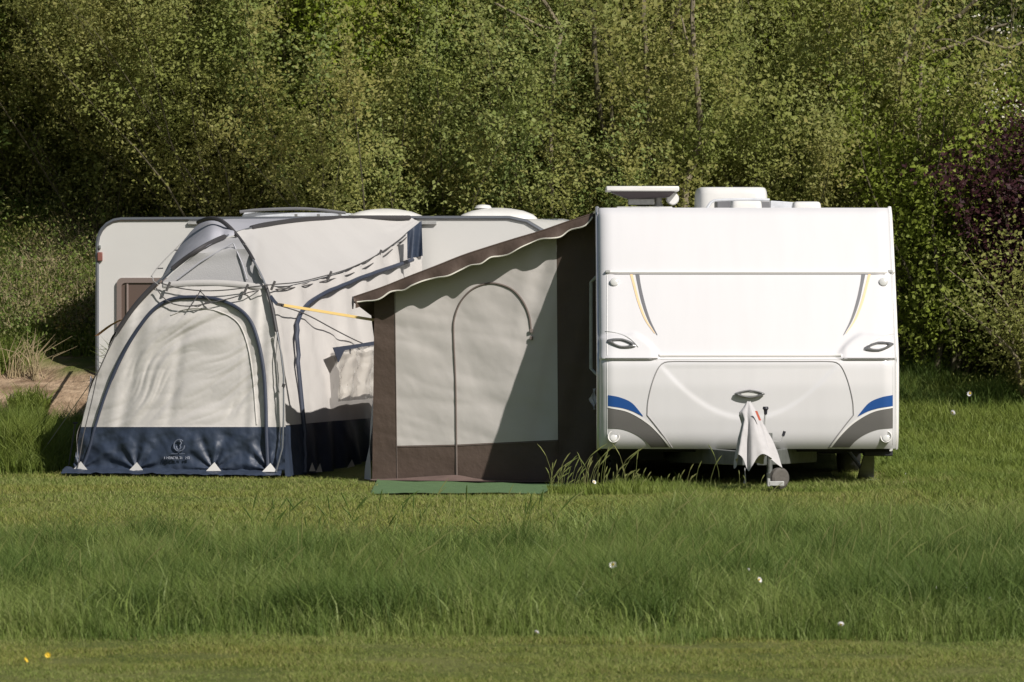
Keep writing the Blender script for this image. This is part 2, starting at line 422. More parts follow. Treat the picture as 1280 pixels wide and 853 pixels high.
def short_grass():
    x, y = scatter(230000, 21.8, 26.3, .7); h = (.012+.034*vnoise(x, y, 3.5, 8)**1.5)*(.5+rng.random(len(x)))
    blades('mown_grass_front', x, y, h, np.full(len(x), .0032), 'grass_short', 1.0, 'short mown turf along the bottom edge')
    x, y = scatter(260000, 32.5, 48.2, .9); 
    h = (.02+.035*vnoise(x, y, 1.1, 9))*(.5+rng.random(len(x)))
    h *= 1+1.6*smooth((x-.6)/1.2)*(1-smooth((y-47)/2))*vnoise(x, y, 2.2, 10)
    k = ~((x > -1.35) & (x < 2.9) & (y > 46.0)); k &= ~((x > -1.15) & (x < .75) & (y > 43.55+.25*rng.random(len(x))))
    k &= ~((x < -1.2) & (x > -4.0) & (y > 47.6))
    x, y, h = x[k], y[k], h[k]
    blades('mown_grass_back', x, y, h, .0045+.003*rng.random(len(x)), 'grass_short', .9, 'short sunlit turf in front of the tents')
    # rougher green grass beside the white caravan and up the right slope
    n = 120000; x = 3.3+rng.random(n)*3.4; y = 41+rng.random(n)*17
    k = x < y*.0961+.9; k &= rng.random(n) < .25+.75*smooth((y-42)/5); x, y = x[k], y[k]
    h = (.05+.08*vnoise(x, y, 1.5, 12)+.28*smooth((y-50)/6)*vnoise(x, y, 1.2, 13))*(.5+.8*rng.random(len(x)))
    blades('slope_grass', x, y, h, .007+.005*rng.random(len(x)), 'grass_side', .6, 'bright rough grass on the slope right of the white caravan')
    # tuft left of the tent and the grassy parts of the bank
    n = 26000; x = -5.6+rng.random(n)*1.75; y = 48.6+rng.random(n)*3.2
    top = smooth((y-48.4)/1.0); h = (.14+.62*top*vnoise(x, y, 1.1, 14))*(.5+.6*rng.random(n))
    blades('grass_tuft_mass', x, y, h, .008+.006*rng.random(n), 'grass_side', .6, 'tall green tuft of grass left of the cream tent')
    n = 80000; x = -7+rng.random(n)*3.4; y = 51.8+rng.random(n)*6.7
    k = vnoise(x, y, 1.9, 15)+.55*smooth((y-53.4)/1.4) > .68; x, y = x[k], y[k]
    h = (.12+.30*vnoise(x, y, 1.4, 16))*(.5+.8*rng.random(len(x)))
    blades('bank_grass', x, y, h, .009+.006*rng.random(len(x)), 'grass_side', .7, 'rough grass hanging over the earth bank')
    n = 9000; x = -7+rng.random(n)*3.4; y = 54.6+rng.random(n)*4
    k = vnoise(x, y, 1.1, 17) > .5; x, y = x[k], y[k]
    blades('dry_bank_grass', x, y, .25+.3*rng.random(len(x)), np.full(len(x), .007), 'straw', .7, 'dead straw among the bank grass')
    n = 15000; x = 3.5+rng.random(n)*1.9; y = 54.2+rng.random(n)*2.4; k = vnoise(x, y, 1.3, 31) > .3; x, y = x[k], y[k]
    blades('shaded_weeds', x, y, (.16+.42*vnoise(x, y, 1.6, 32))*(.5+.7*rng.random(len(x))), np.full(len(x), .011), 'grass_dark', .5, 'tall grass and weeds along the foot of the shrubs at the right, coloured dark for shade')  # dark blade colour stands in for the shadow band under the trees
    # seed heads in front of the white caravan
    n = 3200; x = .3+rng.random(n)*1.4; y = 43.6+rng.random(n)*1.5
    blades('caravan_corner_grass', x, y, (.04+.08*vnoise(x, y, 3, 18))*(.5+rng.random(n)), np.full(n, .007), 'grass_side', .5, 'rough grass at the awning and caravan corner')
    n = 16000; x = .9+rng.random(n)*2.6; y = 43.7+rng.random(n)*1.5
    k = ~((abs(x-2.17) < .14) & (y < 44.06)); x, y = x[k], y[k]; n = len(x)
    blades('caravan_front_grass', x, y, (.02+.05*vnoise(x, y, 3, 19))*(.5+rng.random(n)), np.full(n, .007), 'grass_side', .5, 'short bright grass under the nose of the white caravan')
    # tussocks of darker stalks along the far edge of the strip
    for k_ in range(14):
        pass
short_grass()
def seed_stalks(name, n, xf, yf, hf, lean, m_, label, seed, rr_=.0015, hd=.0045):
    r = random.Random(seed); mb = MB()
    for i in range(n):
        x, y, h = xf(r), yf(r), hf(r); z = g1(x, y); l = r.gauss(lean, .32); d = r.gauss(0, .12)
        P_ = [Vector((x, y, z-.02)), Vector((x+l*h*.12, y+d*h*.1, z+h*.4)), Vector((x+l*h*.38, y+d*h*.3, z+h*.72)), Vector((x+l*h*.50, y+d*h*.36, z+h*.80)), Vector((x+l*h*.70, y+d*h*.5, z+h*.92)), Vector((x+l*h*.86, y+d*h*.6, z+h*.99))]
        mb.tube(P_, [rr_*1.3, rr_*1.1, rr_, hd, hd*.9, rr_*.5], 4)
    o = mb.build(name, m_); tag(o, label, 'grass', kind='stuff')
seed_stalks('seed_grass', 85, lambda r: .30+abs(r.gauss(0, .7)), lambda r: r.uniform(43.8, 45.2), lambda r: .12+.27*r.random()**2, .30, 'grass_seed', 'pale seeding grass before the awning and caravan corner', 3)
seed_stalks('dark_seed_stalks', 46, lambda r: r.uniform(-1.7, .3), lambda r: r.uniform(33.0, 35.5), lambda r: r.uniform(.2, .42), .1, 'grass_dark', 'thin dark seed stalks along the far edge of the long grass', 4, .0016, .005)
seed_stalks('flowering_grass', 260, lambda r: r.uniform(-3.6, 3.6), lambda r: r.uniform(27, 35), lambda r: r.uniform(.28, .46), .3, 'grass_seed', 'seeding stems scattered through the long grass', 5, .0012, .003)

# ================================================================== WHITE CARAVAN (nose towards us)
X0, HWD = 2.0, 1.262
ZP = [.33, .38, .45, .6, .87, 1.05, 1.10, 1.14, 1.3, 1.5, 1.75, 1.84, 2.0, 2.2, 2.31, 2.36, 2.39]
PP = [.74, .79, .82, .845, .865, .86, .845, .80, .72, .61, .46, .40, .30, .16, .08, .04, -.03]
_z = np.linspace(.33, 2.39, 600); _p = np.interp(_z, ZP, PP)
_k = np.hanning(41); _k /= _k.sum(); _pp = np.pad(_p, 20, mode='reflect', reflect_type='odd'); _p = np.convolve(_pp, _k, 'valid')
def noseY(x, z, relief=True):
    y = 45.88-float(np.interp(z, _z, _p))
    u = (x-X0)/HWD
    y += .05*u*u
    t = max(0, (abs(u)-.90)/.10); y += .11*(1-math.sqrt(max(0, 1-min(1, t)**2)))
    if relief:
        dx = abs(x-X0)
        if z < 1.07:                               # dished locker lid
            za = .57+.47*(dx/.76)**2
            s = min(1, max(0, (z-za)/.06)); y += .008*s*s*(3-2*s)*max(0, min(1, (.80-dx)/.06))*max(0, min(1, (1.07-z)/.05))
        zr = 1.335-.02*((dx-.95)/.2)-(.16*max(0, (.98-dx)/.2)**1.5 if dx < .98 else 0)
        if dx > .74 and z > 1.1:                   # swollen housings around the grab handles
            s = min(1, max(0, (zr-z)/.045)); y -= .035*s*s*(3-2*s)*min(1, (dx-.74)/.08)
    return y
def NP(px, py, off=.0, relief=True):
    """photo point -> on the nose surface, off metres proud of it"""
    Y = 45.2
    for _ in range(6):
        x = (px-640)/F*Y; z = CAMZ-(py-HZ)/F*Y; Y = noseY(x, z, relief)
    return Vector((x, Y-off, z))
van = thing('caravan', (X0, 48.4, 0), 'white caravan seen nose on with blue and grey swooshes', 'caravan')
VB = 51.4
def nose_fn(u, v):
    x = X0+(u*2-1)*HWD; z = .335+v*(2.39-.335); return Vector((x, noseY(x, z), z))
MB().grid(nose_fn, 170, 150).build('front_panel', 'van_white', van)
# side walls and roof follow the nose outline
m = MB()
n = 40
for sx in (-1, 1):
    x = X0+sx*HWD; vs_ = []; 
    for i in range(n+1):
        z = .335+(2.39-.335)*i/n; vs_ += [(x, noseY(x, z), z), (x, VB, z)]
    m.add(vs_, [(2*i, 2*i+1, 2*i+3, 2*i+2) for i in range(n)])
m.build('side_wall', 'van_white', van)
MB().grid(lambda u, v: Vector((X0+(u*2-1)*HWD, noseY(X0+(u*2-1)*HWD, 2.39)+v*(VB-45.9), 2.39)), 30, 2).build('roof', 'roof_white', van)
MB().box((X0-HWD+.01, VB-.03, .34), (X0+HWD-.01, VB, 2.385)).build('rear_panel', 'van_white', van)
MB().box((X0-HWD+.02, 45.35, .345), (X0+HWD-.02, VB-.04, .385)).build('floor_pan', 'under', van)
# aluminium corner trims
for sx in (-1, 1):
    x = X0+sx*(HWD+.002)
    pts = [(x, noseY(x, .335+2.055*i/30)+.015, .335+2.055*i/30) for i in range(31)]
    MB().tube(pts, .019, 8).build('corner_trim', 'alu' if sx < 0 else 'trim_white', van)
    if sx < 0:
        g = MB()
        g.add([(x-.002, 45.5+.0, .34), (x-.002, 45.75, .34), (x-.002, 46.12, 2.36), (x-.002, 45.97, 2.36)], [(0, 1, 2, 3)]).build('corner_plate', 'alu', van, smooth=False)
# horizontal trim below the top panel, with end clips
tr = MB(); tr.tube([NP(757+i*(1117-757)/30, 340.5, .006) for i in range(31)], .013, 6)
tr.build('cross_trim', 'trim_white', van)
MB().tube([NP(757+i*(1117-757)/30, 342.8, .002) for i in range(31)], .0055, 5).build('trim_seam', 'seam', van)
for px in (760, 1113):
    p = NP(px, 339.5, .02); MB().box((p.x-.02, p.y-.006, p.z-.012), (p.x+.02, p.y+.02, p.z+.012)).build('trim_clip', 'bracket', van, bevel=.004)
# ledge above the locker, its highlight laid on as a whiter tube
MB().tube([NP(824+i*(1052-824)/30, 444.5, .004) for i in range(31)], .015, 8).build('ledge_highlight', 'trim_white', van)
MB().tube([NP(822+i*(1054-822)/30, 449.5, -.001) for i in range(31)], .006, 5).build('ledge_seam', 'seam_light', van)
for a, b in ((757, 822), (1054, 1118)):
    MB().tube([NP(a+i*(b-a)/10, 448.0, .0) for i in range(11)], .0045, 5).build('panel_seam', 'seam', van)
for a in (759, 1116):
    MB().tube([NP(a, 344+i*(556-344)/40., .0) for i in range(41)], .0035, 5).build('panel_seam', 'seam_light', van)
# locker lid outline
LID = [(938, 452), (880, 452), (840, 452), (829, 454), (822, 462), (815, 480), (810, 502), (809, 519)]
def mirror(p): return [(1876-x, y) for x, y in p]
def seamline(name, pts, r, m_, off=.001, n=40):
    c = curve([(x, y, 0) for x, y in pts], n)
    return MB().tube([NP(q.x, q.y, off) for q in c], r, 6).build(name, m_, van)
for P_ in (LID, mirror(LID)):
    seamline('locker_lid_seam', P_, .0055, 'seam')
ARC = [(809, 519), (818, 530), (828, 543), (836, 554), (840, 560)]
for P_ in (ARC, mirror(ARC)):
    seamline('locker_lid_seam', P_, .006, 'seam', .001, 20)
# coloured swooshes: thin skins lying on the moulded nose
def skin(name, top, bot, m_, off, n=30, k=8):
    a = curve([(x, y, 0) for x, y in top], n); b = curve([(x, y, 0) for x, y in bot], n)
    def fn(u, v):
        q = at(a, u).lerp(at(b, u), v); return NP(q.x, q.y, off)
    return MB().grid(fn, n, k).build(name, m_, van)
for mir in (False, True):
    mf = mirror if mir else (lambda p: p)
    skin('blue_swoosh', mf([(760, 494), (775, 497), (790, 504), (803, 519)]), mf([(760, 508), (775, 510), (790, 514), (804, 521)]), 'decal_blue', .004)
    skin('grey_swoosh', mf([(760, 509.5), (785, 515), (808, 528), (824, 543), (837, 559.5)]), mf([(760, 535.5), (778, 537), (794, 543), (806, 551), (814, 559.5)]), 'decal_grey', .004)
    skin('white_pinstripe', mf([(760, 508), (785, 513), (808, 526), (824, 541), (840, 559.5)]), mf([(760, 510), (785, 515.5), (808, 528.8), (824, 543.8), (836.5, 559.5)]), 'trim_white', .007)
    skin('grey_stripe', mf([(794, 341.5), (797, 356), (802, 378), (810, 400), (821, 419)]), mf([(799, 341.5), (801, 356), (806, 378), (813, 400), (822, 419)]), 'decal_darkgrey', .004)
    skin('orange_stripe', mf([(787, 341.5), (791, 356), (797, 378), (806, 400), (818, 417)]), mf([(790.5, 341.5), (794, 356), (800, 378), (808.5, 400), (819, 417)]), 'decal_orange', .004)
    # top marker light
    s_ = -1 if not mir else 1
    p = NP(768 if not mir else 1104, 353.5, 0)
    MB().lathe(p+Vector((0, .01, 0)), (0, -1, .25), [(0, .036), (.02, .038), (.035, .032), (.042, .015)], 20).build('marker_light', 'lens', van)
    # round fog lamp in a recess
    p = NP(767 if not mir else 1107.5, 546, .0)
    f_ = MB().lathe(p+Vector((0, .012, 0)), (0, -1, 0), [(0, .050), (.017, .052), (.022, .048), (.020, .042), (.014, .040)], 28).build('fog_lamp', 'trim_white', van)
    MB().lathe(p+Vector((0, .0, 0)), (0, -1, 0), [(0, .040), (.003, .040), (.0035, .01)], 24).build('lamp_bowl', 'bracket', f_)
    MB().lathe(p+Vector((0, -.002, -.012)), (0, -1, .2), [(0, .030), (.008, .028), (.012, .016)], 20).build('lamp_lens', 'lens', f_)
    # grab handle: tilted bowed lozenge with an opening
    cx, cy, tilt = (777, 429, 10) if not mir else (1098, 433, -9)
    hm = MB(); ring = []
    for i in range(40):
        a = 2*math.pi*i/40; ex = 19*math.cos(a)*(1 if abs(math.cos(a)) < .95 else 1.03); ey = 6.2*math.sin(a)*(1-.25*abs(math.cos(a)))
        ex, ey = ex*math.cos(R(tilt))-ey*math.sin(R(tilt)), ex*math.sin(R(tilt))+ey*math.cos(R(tilt))
        ring.append((ex, ey))
    vsr = []
    for fac, off in ((1.0, -.004), (.93, .022), (.72, .030), (.55, .016), (.5, .006)):
        for ex, ey in ring:
            vsr.append(NP(cx+ex*(fac if fac > .6 else fac+.05), cy+ey*fac, off, False)+Vector((0, -.03, 0)))
    hm.add(vsr, [(r*40+i, r*40+(i+1) % 40, (r+1)*40+(i+1) % 40, (r+1)*40+i) for r in range(4) for i in range(40)])
    h_ = hm.build('grab_handle', 'handle_grey', van)
    rec = MB(); rec.add([NP(cx+ex*.55, cy+ey*.52, .034, False) for ex, ey in ring], [tuple(range(40))]); rec.build('handle_recess', 'lens', h_)
    # crease above the handle
    sw = [(757, 414), (768, 415.5), (782, 420), (792, 427), (798, 434)] if not mir else [(1118, 417), (1108, 419), (1096, 424), (1086, 431), (1080, 438)]
    seamline('handle_crease', sw, .004, 'seam_light', .004, 16)
# locker lid handle
p = NP(937, 492.5, 0)
hm = MB(); vsr = []
for fac, off in ((1.0, -.004), (.94, .018), (.8, .026), (.62, .014), (.55, .004)):
    for i in range(40):
        a = 2*math.pi*i/40; vsr.append(p+Vector((.128*math.cos(a)*fac*(1 if abs(math.cos(a)) < .9 else 1.02), -off-.022, .036*math.sin(a)*fac*(1-.3*abs(math.cos(a))))))
hm.add(vsr, [(r*40+i, r*40+(i+1) % 40, (r+1)*40+(i+1) % 40, (r+1)*40+i) for r in range(4) for i in range(40)])
h_ = hm.build('locker_handle', 'handle_grey', van)
MB().add([p+Vector((.075*math.cos(2*math.pi*i/30), -.030, .016*math.sin(2*math.pi*i/30))) for i in range(30)], [tuple(range(30))]).build('handle_recess', 'lens', h_)
# chassis: A frame, axle, steadies, wheels
ch = MB()
ZB = .20
for sx in (-1, 1):
    a0 = Vector((X0+sx*.06, 44.25, .30)); a1 = Vector((X0+sx*.62, 46.3, .27)); a2 = Vector((X0+sx*.62, 51.0, .27))
    for p0, p1 in ((a0, a1), (a1, a2)):
        d = (p1-p0).normalized(); nn = Vector((d.y, -d.x, 0))*.028
        ch.hexa([p0-nn+Vector((0, 0, -.075)), p0+nn+Vector((0, 0, -.075)), p1+nn+Vector((0, 0, -.085)), p1-nn+Vector((0, 0, -.085)),
                 p0-nn+Vector((0, 0, .04)), p0+nn+Vector((0, 0, .04)), p1+nn+Vector((0, 0, .06)), p1-nn+Vector((0, 0, .06))])
ch.box((X0-.36, 45.30, .215), (X0+.34, 45.35, .325))
ch.box((X0-1.0, 48.6, .22), (X0+1.0, 48.72, .30))
ch.build('drawbar_frame', 'chassis', van, smooth=False, bevel=.006)
MB().box((X0-HWD+.04, 45.5, .30), (X0+HWD-.04, 45.56, .34)).build('front_skirt', 'under', van, smooth=False)
MB().box((X0-1.18, 45.9, .22), (X0-.70, 51.2, .34)).box((X0+.72, 47.6, .22), (X0+1.18, 51.2, .34)).build('underfloor_tank', 'under', van, smooth=False)
for sx in (-1, 1):
    wx = X0+sx*1.08
    w_ = MB().lathe((wx-sx*.1, 48.7, .315), (sx, 0, 0), [(0, .20), (0, .30), (.03, .325), (.16, .325), (.19, .30), (.19, .2)], 32).build('wheel', 'rubber', van)
    MB().lathe((wx+sx*.08, 48.7, .315), (sx, 0, 0), [(0, .20), (.014, .20), (.02, .05)], 24).build('rim', 'bracket', w_)
    # corner steady, propped out and down
    x_ = X0+sx*1.09; s = MB()
    s.hexa([(x_-.075, 46.6, .02), (x_+.075, 46.6, .02), (x_+.075, 46.66, .02), (x_-.075, 46.66, .02), (x_-.035, 45.9, .34), (x_+.035, 45.9, .34), (x_+.035, 45.98, .34), (x_-.035, 45.98, .34)])
    s.tube([(x_-.2, 46.5, .34), (x_+.0, 46.62, .08)], .018, 6); s.tube([(x_+.12, 46.4, .34), (x_-.02, 46.6, .10)], .014, 6); s.box((x_-.11, 46.50, .0), (x_+.11, 46.76, .03))
    s.build('corner_steady', 'chassis', van, smooth=False, bevel=.004)
MB().box((X0+1.02, 45.75, .255), (X0+1.27, 45.95, .335)).build('side_marker', 'black_plastic', van, bevel=.01)
MB().lathe((X0+1.25, 45.74, .315), (0, -1, 0), [(0, .022), (.02, .018)], 12).build('marker_lens', 'lens', van)
# jockey wheel with its column, fork and metal collar
jx = X0+.16; jy = 44.05
MB().tube([(jx+.0-.03, jy, .16), (jx-.03, jy, .50)], .024, 10).build('jockey_column', 'chassis', van)
jw = MB().lathe((jx+.03, jy+.03, .125), (.55, -.83, 0), [(-.0, .035), (0, .070), (.015, .088), (.055, .088), (.07, .070), (.07, .03)], 26).build('jockey_wheel', 'tyre_worn', van)
MB().box((jx-.045, jy-.11, .065), (jx+.085, jy-.07, .105)).box((jx-.055, jy-.11, .06), (jx-.03, jy+.02, .17)).build('wheel_fork', 'bracket', van, bevel=.006)
p = W(957, 513, 44.15)
MB().tube([p+Vector((-.015, 0, -.20)), p+Vector((-.005, 0, -.06)), p], [.008, .008, .010], 8).build('brake_lever', 'bracket', van)
MB().tube([p+Vector((0, 0, -.035)), p+Vector((0, 0, .0)), p+Vector((0, 0, .012)), p+Vector((0, 0, .03))], [.013, .016, .026, .022], 10).build('lever_grip', 'black_plastic', van)
p = W(976, 552, 44.25)
MB().tube([p+Vector((-.1, 0, -.0)), p, p+Vector((.025, 0, .06))], .006, 6).build('jockey_clamp', 'bracket', van)
MB().tube([p+Vector((.018, 0, .045)), p+Vector((.032, 0, .085))], .012, 8).build('clamp_grip', 'black_plastic', van)
p = W(931, 600, 44.6)
MB().tube([p+Vector((0, 0, .10)), p+Vector((.004, 0, .02)), p+Vector((0, 0, -.03))], [.004, .006, .014], 6).build('breakaway_cable', 'bracket', van)
# roof: satellite aerial, air conditioner, rails, domes
sy = 47.4
sa = MB().lathe(W(823, 258, sy), (0, 0, 1), [(-.05, .05), (0, .045), (.03, .03), (.12, .03)], 16).build('aerial_mast', 'roof_white', van)
a = W(757, 240, sy); b_ = W(848, 233.5, sy)
MB().box((a.x, sy-.25, a.z), (b_.x, sy+.25, b_.z)).build('aerial_panel', 'roof_white', van, bevel=.012)
c1 = W(763, 240.5, sy); c2 = W(843, 240.5, sy); d1 = W(785, 249, sy); d2 = W(836, 247, sy)
MB().hexa([(d1.x, sy-.16, d1.z), (d2.x, sy-.16, d2.z), (d2.x, sy+.16, d2.z), (d1.x, sy+.16, d1.z), (c1.x, sy-.23, c1.z), (c2.x, sy-.23, c2.z), (c2.x, sy+.23, c2.z), (c1.x, sy+.23, c1.z)]).build('aerial_shell', 'aerial_dark', van, bevel=.006)
a = W(785, 256.5, sy); b_ = W(818, 248.5, sy); MB().box((a.x, sy-.1, a.z), (b_.x, sy+.1, b_.z)).build('aerial_motor', 'bracket', van, bevel=.01)
MB().box((W(770, 0, sy).x, sy-.2, 2.39), (W(840, 0, sy).x, sy+.2, 2.42)).build('aerial_base', 'bracket', van, bevel=.01)
MB().lathe(W(841, 248.5, sy-.14), (0, 1, 0), [(0, .048), (.02, .056), (.16, .056), (.18, .048)], 26).build('aerial_pivot', 'roof_white', van)
def rounded_box(name, px0, px1, pyt, Y, depth, zb, m_, taper=.10, par=None):
    a = W(px0, pyt, Y); b = W(px1, pyt, Y); h = a.z-zb; w_ = b.x-a.x
    cx, cy = (a.x+b.x)/2, Y+depth/2
    prof = [(0, 1), (.45, .985), (.72, .95), (.88, .88), (.97, .76), (1.0, .6), (1.0, .0)]
    N_ = 40; vs_ = []
    for t, s in prof:
        for i in range(N_):
            an = 2*math.pi*i/N_; c, s2 = math.cos(an), math.sin(an); e = .32
            qx = math.copysign(abs(c)**e, c); qy = math.copysign(abs(s2)**e, s2)
            vs_.append((cx+qx*w_/2*(1-(1-s)*taper*4), cy+qy*depth/2*(1-(1-s)*taper*4), zb+h*t))
    fs = [(r*N_+i, r*N_+(i+1) % N_, (r+1)*N_+(i+1) % N_, (r+1)*N_+i) for r in range(len(prof)-1) for i in range(N_)]
    return MB().add(vs_, fs).build(name, m_, par, angle=50)
rounded_box('air_conditioner', 871, 961, 234, 48.4, .9, 2.38, 'roof_white', .07, van)
rounded_box('roof_dome', 914, 953, 250, 46.9, .3, 2.385, 'roof_white', .18, van)
rounded_box('roof_dome', 991, 1027, 252, 47.2, .3, 2.385, 'roof_white', .18, van)
MB().tube(curve([W(883, 262, 46.7), W(889, 253, 46.7), W(897, 250.5, 46.7), W(930, 249.5, 46.7), W(962, 250, 46.7)], 16), .012, 8).build('roof_rail', 'roof_panel', van)
a = W(896, 259, 47.3); b_ = W(963, 251, 47.3)
MB().box((a.x, 47.3, 2.39), (b_.x, 47.9, b_.z)).build('roof_light', 'decal_darkgrey', van, bevel=.01)
a = W(963, 259, 47.8); b_ = W(1005, 251, 47.8)
MB().hexa([(a.x, 47.8, 2.39), (b_.x, 47.8, 2.39), (b_.x, 48.5, 2.39), (a.x, 48.5, 2.39), (a.x, 47.8, b_.z), (b_.x, 47.8, b_.z-.02), (b_.x, 48.5, b_.z-.02), (a.x, 48.5, b_.z)]).build('roof_light', 'roof_panel', van, smooth=False, bevel=.006)
# left side: window and grab rail, seen as a sliver
xl = X0-HWD-.004
MB().box((xl-.03, 46.35, 1.02), (xl, 48.2, 1.80)).build('side_window', 'glass_dark', van, bevel=.02)
MB().tube([(xl-.0, 46.15, .95), (xl-.05, 46.2, 1.0), (xl-.05, 46.2, 1.75), (xl, 46.15, 1.8)], .014, 8).build('entrance_grip', 'bracket', van)
# towel-like blue and white cloth pinched behind the corner
cl = MB()
def cloth_fn(u, v):
    p = W(741+u*4, 486+v*26, 46.03); return p+Vector((.01*math.sin(v*9+u*3)-.025*(1-abs(2*v-1))*(1-u), .05*u+.01*math.sin(u*12), 0))
o = cl.grid(cloth_fn, 8, 16).build('peg_bag', 'towel'); retop(o, W(741, 514, 46.03)); tag(o, 'small pale cloth bag hanging at the dark gap beside the white caravan', 'bag')

# drawbar cover: cloth draped over the hitch and jockey head
cv = MB(); hb = W(940, 502, 43.85); base_y = 43.85
NU, NV = 96, 40
def cover_fn(u, v):
    an = 2*math.pi*u; c, s = math.cos(an), math.sin(an)
    top = Vector((W(936, 0, base_y).x, base_y+.02, W(0, 502, base_y).z))
    wl = [(-.02), (-.10), (-.115), (-.14), (-.145)]; 
    hw_l = np.interp(v, [0, .2, .35, .6, 1], [.012, .085, .06, .09, .125])
    hw_r = np.interp(v, [0, .18, .3, .6, 1], [.012, .07, .10, .165, .235])
    d = np.interp(v, [0, .2, .5, 1], [.012, .07, .12, .17])
    fold = 1+(.13*math.sin(an*5+1.2+v*1.0)+.08*math.sin(an*9+2.0-v*2)+.03*math.sin(an*17))*min(1, v*1.6)
    hem = .055*math.sin(an*4+.9)+.03*math.sin(an*7+2)
    x = top.x + (hw_r*c if c > 0 else hw_l*c)*fold + .01*v
    y = top.y - d*s*fold
    z = top.z - v*(.485+hem) + .008*fb(u*9, v*7)
    return Vector((x, y, z))
o = cv.grid(cover_fn, NU, NV).build('drawbar_cover', 'cover_cloth', angle=70)
retop(o, (W(940, 0, base_y).x, base_y, .25)); tag(o, 'crumpled pale grey cloth cover draped over the caravan hitch', 'hitch cover')
pr = MB(); 
pr.grid(lambda u, v: W(944+u*3+v*5, 514+v*12, base_y-.16)+Vector((0, 0, 0)), 2, 4)
q_ = pr.build('printed_mark', 'red_print', o)
for v_ in q_.data.vertices: v_.co.y += .055

# ================================================================== CREAM CARAVAN (side on, behind the tents)
OX, OY = -4.17, 53.6; TH = R(14)
e1 = Vector((math.cos(TH), -math.sin(TH), 0)); e2 = Vector((math.sin(TH), math.cos(TH), 0))
def LV(s, z, d=0): return Vector((OX, OY, z))+e1*s+e2*d
def sv(px):
    k = (px-640)/F; return (k*OY-OX)/(e1.x-k*e1.y)
def LVP(px, py, d=-.003):
    s = sv(px); Y = OY+e1.y*s; return LV(s, CAMZ-(py-HZ)/F*Y, d)
van2 = thing('caravan', (OX+2.7, OY+.6, 0), 'cream caravan seen side on behind the tent, with rounded end and brown window', 'caravan')
prof = [(0.03, .40), (0.0, .60), (0, 1.4), (0, 2.12)]
prof += [(.25-.25*math.cos(a), 2.14+.25*math.sin(a)) for a in [R(18*i) for i in range(0, 6)]]
prof += [(1.5, 2.392), (3.0, 2.395), (4.27, 2.392), (4.45, 2.355), (4.63, 2.25), (5.05, 1.98), (5.3, 1.78), (5.4, 1.5), (5.48, 1.1), (5.42, .6), (5.3, .40)]
D2 = 2.3; n = len(prof)
body = MB().add([LV(s, z, 0) for s, z in prof], [tuple(range(n))]).add([LV(s, z, D2) for s, z in prof], [tuple(range(n-1, -1, -1))])
body.build('side_wall', 'van_cream', van2, smooth=False)
sk = MB(); vv = [LV(s, z, 0) for s, z in prof]+[LV(s, z, D2) for s, z in prof]
sk.add(vv, [(i, i+n, i+n+1, i+1) for i in range(n-1)]+[(n-1, 2*n-1, n, 0)])
sk.build('body_shell', 'roof_white', van2, angle=50)
for d in (-.004, D2+.004):
    MB().tube([LV(s, z, d) for s, z in prof], .020, 6).build('edge_trim', 'pole_steel' if d < 0 else 'alu', van2)
def rect_round(x0, z0, x1, z1, r, k=6):
    out = []
    for cx, cz, a0 in ((x1-r, z1-r, 0), (x0+r, z1-r, 90), (x0+r, z0+r, 180), (x1-r, z0+r, 270)):
        out += [(cx+r*math.cos(R(a0+90*i/k)), cz+r*math.sin(R(a0+90*i/k))) for i in range(k+1)]
    return out
s0, s1 = sv(147), sv(147)+.95
zt = LVP(150, 347.5).z; zb = zt-.62
wf = MB(); o1 = rect_round(s0, zb, s1, zt, .06); o2 = rect_round(s0+.045, zb+.05, s1-.045, zt-.05, .05); k = len(o1)
wf.add([LV(a, b, 0) for a, b in o1]+[LV(a, b, -.03) for a, b in o1]+[LV(a, b, -.03) for a, b in o2]+[LV(a, b, -.012) for a, b in o2],
       [(r*k+i, r*k+(i+1) % k, (r+1)*k+(i+1) % k, (r+1)*k+i) for r in range(3) for i in range(k)])
wn = wf.build('window', 'window_frame', van2)
MB().add([LV(a, b, -.014) for a, b in o2], [tuple(range(k))]).build('pane', 'window_pane', wn)
MB().tube([LV(s0+.11, zb+.06, -.022), LV(s0+.11, zt-.06, -.022)], .012, 6).build('blind_rail', 'window_frame', wn)
p = LVP(126, 321, -.01)
MB().box((p.x-.03, p.y-.025, p.z-.045), (p.x+.022, p.y+.01, p.z+.045)).build('marker_light', 'lens_red', van2, bevel=.008)
p = LVP(125, 309, -.01); MB().box((p.x-.012, p.y-.02, p.z-.018), (p.x+.012, p.y+.01, p.z+.018)).build('trim_screw', 'chassis', van2, bevel=.004)
for a, b in ((236, 262), (520, 546)):
    pa, pb = LVP(a, 277, -.03), LVP(b, 280.5, -.03)
    MB().add([pa, LVP(b, 277, -.03), pb, LVP(a, 280.5, -.03), pa+e2*.03, LVP(b, 277, 0), LVP(b, 280.5, 0), LVP(a, 280.5, 0)],
             [(0, 1, 2, 3), (0, 4, 5, 1), (3, 2, 6, 7), (0, 3, 7, 4), (1, 5, 6, 2)]).build('awning_rail', 'bracket', van2, smooth=False)
